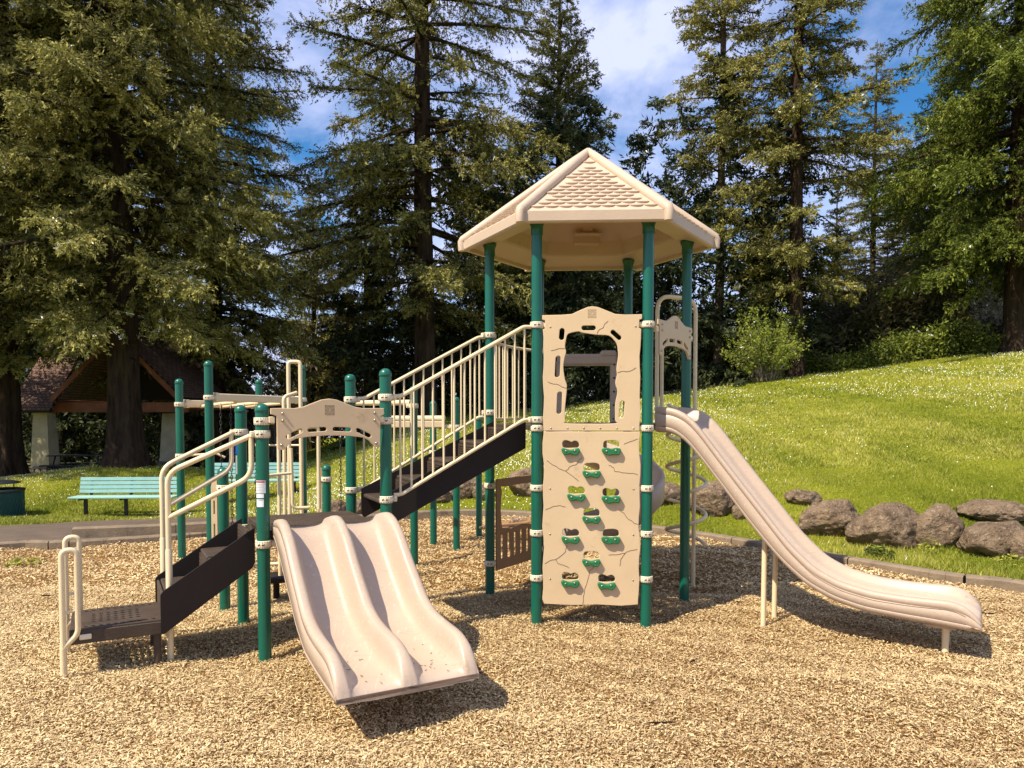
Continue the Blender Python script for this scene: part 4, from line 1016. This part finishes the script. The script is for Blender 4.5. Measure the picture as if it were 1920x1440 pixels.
def picnic():
    rt=root('picnic_table',(0,0,0),'x','picnic table','dark picnic tables by the shelter')
    mb=MB(); 
    for k in range(5): mb.box((0,-.32+k*.16,.75),(1.9,.14,.04),bev=.005)
    mb.build('table_top','iron',rt,local=True)
    for s in(-1,1):
        mb=MB(); mb.box((0,s*.72,.44),(1.9,.26,.04),bev=.005); mb.build('seat','iron',rt,local=True)
        mb=MB()
        for q in(-1,1): mb.tube([(s*.7,q*.72,0),(s*.7,q*.25,.74)],.03,6)
        mb.box((s*.7,0,.40),(.05,1.6,.06)); mb.build('leg','iron',rt,local=True)
    return rt
t1=picnic(); 
for i,(x,Yd,rz,lab) in enumerate([(150,25.5,.1,'dark picnic table on the grass between the stone column and the big trunk'),(165,34,.3,'small far picnic table left of the stucco column'),(20,27,0,'dark picnic table at the left edge beside the trunk')]):
    c=t1 if i==0 else copytree(t1); X=(x-960)/FPX*Yd; c.location=(X,Yd,float(terrz(X,Yd))-.05); c.rotation_euler=(0,0,rz); c['label']=lab

# ------------------------------------------------------------------ picnic shelter
Ys=26.5; SX=lambda x,Y=Ys:(x-960)/FPX*Y; SZ=lambda y,Y=Ys:CAMH+(778-y)/FPX*Y
SH=root('picnic_shelter',(SX(200),Ys+1.5,float(terrz(SX(200),Ys))),'open picnic shelter with a shingled gable roof, timber beam and stone-footed stucco columns','shelter')
def column(x,Y,zb):
    X=SX(x,Y); zt_=SZ(766,Y) if Y<28 else SZ(775,Y)
    mb=MB(); zm=zb+.52
    def fr_(w0,w1,z0,z1,m):
        V=[(X+i*w0,Y+j*w0,z0) for i,j in((-1,-1),(1,-1),(1,1),(-1,1))]+[(X+i*w1,Y+j*w1,z1) for i,j in((-1,-1),(1,-1),(1,1),(-1,1))]
        mb.add(V,[(0,1,5,4),(1,2,6,5),(2,3,7,6),(3,0,4,7),(4,5,6,7)],m)
    fr_(.33,.24,zm,zt_,0)
    col=mb.build('column','stucco',SH)
    mb=MB(); rnd=random.Random(int(x)); z=zb-.3
    while z<zm-.05:
        h=rnd.uniform(.12,.18); h=min(h,zm-.03-z)
        for side in range(4):
            a=-.37
            while a<.36:
                w_=rnd.uniform(.14,.3); w_=min(w_,.38-a); d=.365+rnd.uniform(-.01,.025); c=a+w_/2
                p=[(X+c,Y-d,z+h/2),(X+d,Y+c,z+h/2),(X+c,Y+d,z+h/2),(X-d,Y+c,z+h/2)][side]
                mb.box(p,(w_-.015,.12,h-.015) if side%2==0 else (.12,w_-.015,h-.015),bev=.025); a+=w_
        z+=h
    mb.box((X,Y,(zb+zm)/2-.1),(.72,.72,zm-zb+.1)); mb.box((X,Y,zm),(.82,.82,.06),bev=.01)
    mb.build('stone_base','stone',col)
for x,Y in((84,26.5),(322,28.0),(95,31.5),(350,32.5)): column(x,Y,float(terrz(SX(x,Y),Y))-.03)
mb=MB(); za=SZ(765); xl,xr=SX(45),SX(372)
mb.box(((SX(75)+SX(345))/2,Ys,za+.02),(SX(345)-SX(75)+.3,.22,.36),bev=.01); mb.box(((SX(75)+SX(345))/2,Ys+5.2,za+.12),(SX(345)-SX(75)+.3,.22,.42),bev=.01)
for x in(75,345): mb.box((SX(x),Ys+2.6,za+.12),(.22,4.9,.36),bev=.01)
mb.build('beam','timber',SH)
# front gable roof: ridge runs back, slopes left and right, plus a rear cross roof
zr_=SZ(560); xm=(xl+xr)/2; ze=za+.02
def slope(mb,p0,p1,p2,p3,t=.12):
    n=(Vector(p1)-Vector(p0)).cross(Vector(p3)-Vector(p0)).normalized(); 
    if n.z<0: n=-n
    V=[Vector(p) for p in(p0,p1,p2,p3)]; V2=[v-n*t for v in V]
    mb.add(V+V2,[(0,1,2,3),(7,6,5,4),(0,4,5,1),(1,5,6,2),(2,6,7,3),(3,7,4,0)])
    lu=(V[1]-V[0]).length; lv=(V[3]-V[0]).length
    uv=[(0,0),(lu,0),(lu,lv),(0,lv)]; mb.uv=(mb.uv or [])+uv+uv
yb=Ys+6.6
mb=MB()
zf=SZ(650,31.9); xm=SX(225,26.3); xe=SX(345,26.3)
slope(mb,(xe,26.3,SZ(745,26.3)),(xe+.02,28.7,SZ(745,26.3)-.02),(xm,31.9,zf),(xm,26.1,zf))
xe2=2*xm-xe
slope(mb,(xe2,26.3,SZ(745,26.3)),(xe2,31,SZ(745,26.3)-.02),(xm-.001,31.9,zf),(xm-.001,26.1,zf))
slope(mb,(xe+.03,28.7,SZ(745,26.3)-.02),(xe-.1,35,SZ(745,26.3)),(xm,36,zf),(xm+.003,31.92,zf-.01))
slope(mb,(SX(38),Ys-.75,SZ(770)),(SX(118),Ys-.75,SZ(770)),(SX(116),Ys+1.6,SZ(636)),(SX(44),Ys+1.6,SZ(636)))
mb.build('shingle_roof','shingle',SH)
mb=MB()
for s,x in((1,xe2),(-1,xe)):
    a=Vector((x,26.05,SZ(745,26.3)-.12)); b=Vector((xm,26.02,zf-.12)); d=(b-a).normalized(); mb.box((a+b)/2,((b-a).length,.06,.24),ax=d,ay=(0,1,0),bev=.005)
mb.build('barge_board','timber',SH)
mb=MB(); mb.plate([(xe2+.5,ze+.3),(xe-.5,ze+.3),(xm,zf-.3)],[],.06,(0,Ys+2.2,0),(1,0,0),(0,0,1),(0,-1,0)); mb.build('gable_shade','dark',SH)  # dark sheet standing in for the shaded interior of the open gable
mb=MB(); rnd=random.Random(4)
# ------------------------------------------------------------------ trees
def vnorm(a): return a/np.maximum(np.linalg.norm(a,axis=-1,keepdims=True),1e-9)
def fir_data(seed,H_,cs,Rm,nb,leaf=.13,dens=1.0,droop=.25,hang=.35,shape=.8,top_up=.25,tr=.5):
    g=np.random.default_rng(seed)
    t=np.sort(g.random(nb))**.92; z=cs*H_+(H_*.985-cs*H_)*t; az=np.arange(nb)*2.399+g.normal(0,.5,nb)
    prof=np.minimum(1,.55+t*3.2)*(1-t)**shape+.03; Lb=Rm*prof*g.uniform(.55,1.15,nb)
    out=np.stack([np.cos(az),np.sin(az),0*az],1); upk=(-droop*.55*(1-t)+top_up*t)+g.normal(0,.07,nb); dr=droop*(1.1-t*.9)
    base=np.stack([0*z,0*z,z],1)
    def axis(i,s):
        L_=Lb[i]; return base[i]+out[i]*(L_*s)[:,None]+np.stack([0*s,0*s,L_*(upk[i]*s-dr[i]*s*s+.22*dr[i]*s**4)],1)
    nt_=np.maximum((Lb*10.5*dens+5).astype(int),5); bi=np.repeat(np.arange(nb),nt_); n=len(bi)
    s=.12+.88*g.random(n)**.75; side=np.where(g.random(n)<.5,-1,1); p=axis(bi,s); p2=axis(bi,np.minimum(s+.03,1.03)); ad=vnorm(p2-p)
    sd=np.cross(ad,[0,0,1]); sd=vnorm(sd)*side[:,None]
    td=vnorm(ad*g.uniform(.35,1.0,n)[:,None]+sd*g.uniform(.3,1.0,n)[:,None]+np.stack([0*s,0*s,-hang*g.uniform(-1.2,2.0,n)],1))
    tl=(.16+.30*Lb[bi]*(1-s)**.6*g.uniform(.4,1,n)+.12*Rm/4)
    tl=np.minimum(tl,1.7)
    cn=np.sin(p[:,0]*1.9+seed)*np.sin(p[:,1]*1.7+2*seed)*np.sin(p[:,2]*1.5+seed)+.6*np.sin(p[:,0]*4.1)*np.sin(p[:,2]*3.7+seed)
    kp_=cn>g.uniform(-1.6,-.15,n); bi,s,p,td,tl,cn=bi[kp_],s[kp_],p[kp_],td[kp_],tl[kp_],cn[kp_]; n=len(bi)
    m=np.maximum((tl/leaf*4.0).astype(int),3); ti=np.repeat(np.arange(n),m); N_=len(ti)
    k=g.random(N_); c=p[ti]+td[ti]*(tl[ti]*k)[:,None]; c[:,2]-=.22*hang*tl[ti]*k*k; c+=g.normal(0,leaf*.28,(N_,3))
    d=vnorm(td[ti]*.9+g.normal(0,.55,(N_,3))+np.array([0,0,-.15])); q=vnorm(np.cross(d,g.normal(0,1,(N_,3))))
    l_=leaf*g.uniform(.6,1.25,N_)[:,None]*.62; w_=l_*g.uniform(.20,.38,N_)[:,None]
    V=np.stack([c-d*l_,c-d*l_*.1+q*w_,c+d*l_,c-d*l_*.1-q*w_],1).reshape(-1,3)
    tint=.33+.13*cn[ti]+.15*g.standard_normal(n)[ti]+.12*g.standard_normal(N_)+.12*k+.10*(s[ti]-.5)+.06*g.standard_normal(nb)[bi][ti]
    br=[(base[i],[axis(np.array([i]),np.array([q_]))[0] for q_ in(0,.25,.5,.75,.95)],max(.012,Lb[i]*.013)) for i in range(nb)]
    return V,tint,br,p,td,tl
def trunk_mb(H_,r0,br,seed,bare=()):
    g=random.Random(seed); mb=MB(); n=16; pts=[];rs=[]; zs=[-.4,0,.25,.7,1.5,3,5,8,11,14,18,22,26,30,34]
    zs=[z for z in zs if z<H_*.97]+[H_]
    V=[]; F=[]; m=20; px,py=g.uniform(-.3,.3),g.uniform(-.3,.3)
    for z in zs:
        r=r0*(1-z/H_)**.75*(1+.5*math.exp(-max(z,0)/.45))+.012
        for k in range(m):
            a=2*PI*k/m; rr=r*(1+.07*math.sin(5*a+z*.4)+.05*math.sin(9*a-z)+.16*math.exp(-max(z,0)/.5)*math.sin(4*a+1))
            V.append((rr*math.cos(a)+px*math.sin(z*.12)*.5,rr*math.sin(a)+py*math.sin(z*.1)*.5,z))
    for i in range(len(zs)-1):
        for k in range(m): a=i*m+k; b=i*m+(k+1)%m; F.append((a,b,b+m,a+m))
    mb.add(V,F,0,True)
    for b,ax_,r in br: mb.tube(ax_,[r*1.3,r,r*.75,r*.5,r*.25],5,caps=False)
    return mb
def conifer(name,label,seed,H_,cs,Rm,nb,r0,mat_='needle',bark='bark',dead=0,**kw):
    V,ti,br,p,td,tl=fir_data(seed,H_,cs,Rm,nb,**kw)
    rt=root(name,(0,0,0),label,'tree','conifers round the lawn')
    g=random.Random(seed)
    for k in range(dead):     # bare dead limbs below the crown
        z=g.uniform(.12,cs+.12)*H_; a=g.uniform(0,2*PI); l_=g.uniform(.8,2.6); o=Vector((math.cos(a),math.sin(a),0)); b=Vector((0,0,z))
        br.append((b,[b,b+o*l_*.3+UP*.05*l_,b+o*l_*.6-UP*.05*l_,b+o*l_*.85-UP*.2*l_,b+o*l_-UP*.4*l_],.03))
    trunk_mb(H_,r0,br,seed).build('trunk',bark,rt,local=True)
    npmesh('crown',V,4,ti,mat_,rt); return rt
def place(rt,px,Y,dz=0,rz=0,sc=1,label=None):
    X=(px-960)/FPX*Y; rt.location=(X,Y,float(terrz(X,Y))+dz); rt.rotation_euler=(0,0,rz); rt.scale=(sc,sc,sc)
    if label: rt['label']=label
    return rt
T1=conifer('fir_tree','huge old fir with drooping olive boughs and broad trunk before the shelter',1,26,.165,5.8,290,.47,leaf=.105,droop=.26,hang=.42,shape=.55,dens=1.7,dead=8)
place(T1,235,22.5,dz=-.05,rz=.4)
T2=conifer('fir_tree','tall fir with a thick dark straight trunk, left of the tower roof',2,31,.14,6.6,190,.44,leaf=.12,droop=.22,hang=.45,shape=.55,dens=1.5,dead=12)
place(T2,797,30,rz=1.2)
T3=conifer('fir_tree','fir with an open pointed top just above and left of the roof peak',3,20.6,.06,4.6,210,.26,leaf=.125,dens=1.6,droop=.1,hang=.35,shape=.75,top_up=.5,mat_='needle')
place(T3,1050,36,rz=.3)
T4=conifer('fir_tree','slender fir right of the roof with a bare pale lower trunk',4,25,.22,2.9,170,.20,leaf=.12,dens=1.7,droop=.18,hang=.35,shape=.50,bark='barkl',dead=9)
place(T4,1345,33,rz=.9)
T5=conifer('fir_tree','tall open fir with long level boughs, rising behind the bright green bush',5,29,.12,4.5,200,.28,leaf=.12,dens=1.6,droop=.16,hang=.35,shape=.60,dead=8)
place(T5,1490,31,rz=2.0)
T6=conifer('fir_tree','dense fresh green fir with sweeping boughs at the right edge',6,29,.10,6.2,290,.34,leaf=.125,droop=.34,hang=.6,shape=.5,mat_='needleg',dens=1.8)
place(T6,1895,30,rz=.1)
def cp(src,*a,**k): return place(copytree(src),*a,**k)
cp(T6,1800,36,rz=2.2,sc=.62,label='shorter bushy green fir just left of the dense one at the right edge')
cp(T5,1632,42,rz=1,sc=.66,label='narrow fir with a pointed top between the tall open fir and the sky gap')
T8=conifer('fir_tree','small distant blue-green spire in the sky gap on the right',8,19,.04,3.2,180,.18,leaf=.15,dens=1.5,droop=.15,hang=.3,shape=.9,mat_='needleb')
place(T8,1693,55)
cp(T2,410,31,rz=3.3,sc=.85,label='dark fir behind the right side of the huge old fir')
cp(T2,12,24,rz=5,sc=.95,label='fir with a thick dark trunk cut off by the left picture edge')
cp(T1,120,36,rz=2.5,sc=.9,label='dense fir behind the left half of the huge old fir')
cp(T3,592,40,rz=1.6,sc=.70,label='light olive tree with thin leader in the sky gap left of the thick trunk')
cp(T3,690,38,rz=.6,sc=.68,label='dark bushy fir just left of the thick dark trunk')
cp(T3,900,38,rz=2.6,sc=.72,label='dark fir right of the thick dark trunk, behind the left roof edge')
cp(T3,965,42,rz=4.0,sc=.78,label='fir behind the left corner of the tower roof')
cp(T8,1120,46,rz=1.0,sc=.56,label='small blue-green fir showing under the roof between the back posts')
cp(T3,1240,42,rz=5.0,sc=.50,label='low fir between the tower roof and the slender fir')
cp(T8,1410,44,rz=2.0,sc=.66,label='dark fir between the slender fir and the tall open one')
cp(T3,1440,40,rz=3.0,sc=.60,label='olive fir low behind the bright green bush')
cp(T8,1560,42,rz=3.0,sc=.62,label='dark fir low to the right of the tall open one')
cp(T3,1735,40,rz=1.5,sc=.62,label='low dark fir at the wood edge left of the green firs')
cp(T8,1660,40,rz=.3,sc=.45,label='low dark fir beneath the distant blue-green spire')
cp(T5,-330,19,rz=2,sc=.9,label='fir outside the left edge whose boughs reach into the picture')
# extra low boughs of the wood behind: one far mass
Vs=[];Ts=[]; g=np.random.default_rng(77)
for k in range(44):
    H_=g.uniform(11,15.5); V,ti,br,p,td,tl=fir_data(200+k,H_,.02,g.uniform(2.6,3.6),70,leaf=.25,droop=.3,hang=.5,shape=.75,dens=.6)
    px=-150+k*51+g.uniform(-18,18)
    if px>1500: V=V*np.array([1,1,.85]); Y=g.uniform(50,60)
    if 480<px<625: continue
    X=(px-960)/FPX*Y; V=V+np.array([X,Y,float(terrz(X,Y))-.5]); Vs.append(V);Ts.append(ti-.12)
tag(npmesh('far_forest',np.concatenate(Vs),4,np.concatenate(Ts),'needleb'),kind='stuff')
# undergrowth along the wood edge
def brushmass(pxs,seed,n,hf,leaf,yoff=(1,6),wid=.5):
    g=np.random.default_rng(seed); px=g.uniform(*pxs,n); u=(px-960)/FPX; yc=np.interp(u,_cu,_cd)+g.uniform(*yoff,n); X=u*yc
    cl=np.clip(.75+.25*wob(X*1.1,yc*.6+seed,1,7,.5),.15,1.5); z0=terrz(X,yc); h=hf(px)*cl*g.random(n)**.7
    c=np.stack([X,yc,z0+h-.1],1)+g.normal(0,.12,(n,3)); d=vnorm(g.normal(0,1,(n,3))+np.array([0,0,.3])); q=vnorm(np.cross(d,g.normal(0,1,(n,3))))
    l_=leaf*g.uniform(.5,1.3,n)[:,None]; w_=l_*g.uniform(.15,.5,n)[:,None]
    return np.stack([c-d*l_,c+q*w_,c+d*l_,c-q*w_],1).reshape(-1,3),.30+.25*g.standard_normal(n)*.6+.12*wob(X*2,yc*2,2,7,.4)
hf=lambda px: np.interp(px,[-200,0,300,500,650,900,1100,1300,1340,1500,1560,1700,1800,2000],[5.5,5.5,5.5,5.6,6.4,6.8,6.0,5.4,4.6,4.4,3.8,3.2,2.6,2.2])
V,t=brushmass((-200,2100),5,230000,hf,.14,(1,7)); tag(npmesh('undergrowth',V,4,t,'brush'),kind='stuff')
V,t=brushmass((1330,2000),6,26000,lambda p:np.interp(p,[1330,1500,1700,1800,2000],[.9,1.3,1.2,1.3,1.5]),.09,(-.2,1.6)); tag(npmesh('brambles',V,4,t+.1,'leafy' and 'needleg'),kind='stuff')
V,t=brushmass((0,560),8,26000,lambda p:3.2+0*p,.15,(3,9)); tag(npmesh('undergrowth',V,4,t+.25,'leafy'),kind='stuff')
# shrubs
def shrub(name,label,seed,h,rad,stems,leafn,leaf,mleaf,mstem='bare',lt=.5,cat='shrub'):
    g=np.random.default_rng(seed); rt=root(name,(0,0,0),label,cat,'shrubs at the wood edge'); Vv_=[];tt_=[]; pts=[]
    for k in range(stems):
        a=g.uniform(0,2*PI); o=rad*math.sqrt(g.random()); p=np.array([.3*o*math.cos(a),.3*o*math.sin(a),0.]); tip=np.array([o*math.cos(a),o*math.sin(a),h*math.sqrt(max(.05,1-(o/rad)**2*.75))*g.uniform(.6,1.05)])
        prev=p
        for j in range(1,9):
            t=j/8; c=p*(1-t)+tip*t; c[:2]=p[:2]+(tip[:2]-p[:2])*t**1.5; c=c+g.normal(0,.04*h/3,3); d=c-prev; w_=.018*(1-t*.8)*h/3; q=np.cross(d,g.normal(0,1,3)); q=q/np.linalg.norm(q)*w_
            Vv_.append(np.stack([prev-q,prev+q,c+q*.8,c-q*.8])); tt_.append(g.random()); 
            for s_ in range(3):
                e=c+vnorm(g.normal(0,1,3)+np.array([0,0,.5]))*g.uniform(.1,.35)*h/3*1.3; q2=vnorm(np.cross(e-c,g.normal(0,1,3)))*w_*.4; Vv_.append(np.stack([c-q2,c+q2,e+q2*.3,e-q2*.3])); tt_.append(g.random()); 
                if t>.25: pts.append((c,e))
            prev=c
    npmesh('branches',np.concatenate(Vv_),4,np.array(tt_),mstem,rt)
    if leafn:
        C_=np.array([p[0] for p in pts]); E_=np.array([p[1] for p in pts]); i=g.integers(0,len(pts),leafn); k=g.random(leafn)[:,None]; c=C_[i]*(1-k)+E_[i]*k+g.normal(0,.05,(leafn,3))
        d=vnorm(g.normal(0,1,(leafn,3))); q=vnorm(np.cross(d,g.normal(0,1,(leafn,3)))); l_=leaf*g.uniform(.5,1.2,leafn)[:,None]
        npmesh('leaves',np.stack([c-d*l_,c+q*l_*.5,c+d*l_,c-q*l_*.5],1).reshape(-1,3),4,lt+.22*g.standard_normal(leafn),mleaf,rt)
    return rt
place(shrub('leafing_bush','bright yellow-green bush in new leaf at the foot of the tall open fir',1,3.2,1.7,60,9000,.06,'leafy'),1435,30.5)
place(shrub('blossom_bush','pale blossoming bush beside the trunk at the right edge',2,3.6,1.5,60,7000,.06,'blossom',lt=.45),1862,33,dz=.3)
place(shrub('russet_bush','small reddish bush left of the pale blossoming one',3,1.5,.8,30,2500,.05,'russet'),1783,33,dz=.9)
place(shrub('bare_bush','grey leafless thicket under the roof edge, right of the tower',4,6.0,3.0,90,1200,.05,'brush'),1265,37,dz=0)
place(shrub('bare_bush','pale leafless tree right of the tall open fir trunk',5,6.2,2.6,90,600,.05,'bare'),1612,35,dz=1)
place(shrub('bare_bush','tangle of pale twigs behind the tall grab loop on the left',6,4.5,2.0,60,600,.05,'brush'),520,32)
place(shrub('leafing_bush','tall thin shrub just coming into leaf in the left sky gap',7,12.5,2.0,40,2500,.07,'leafy'),585,39)
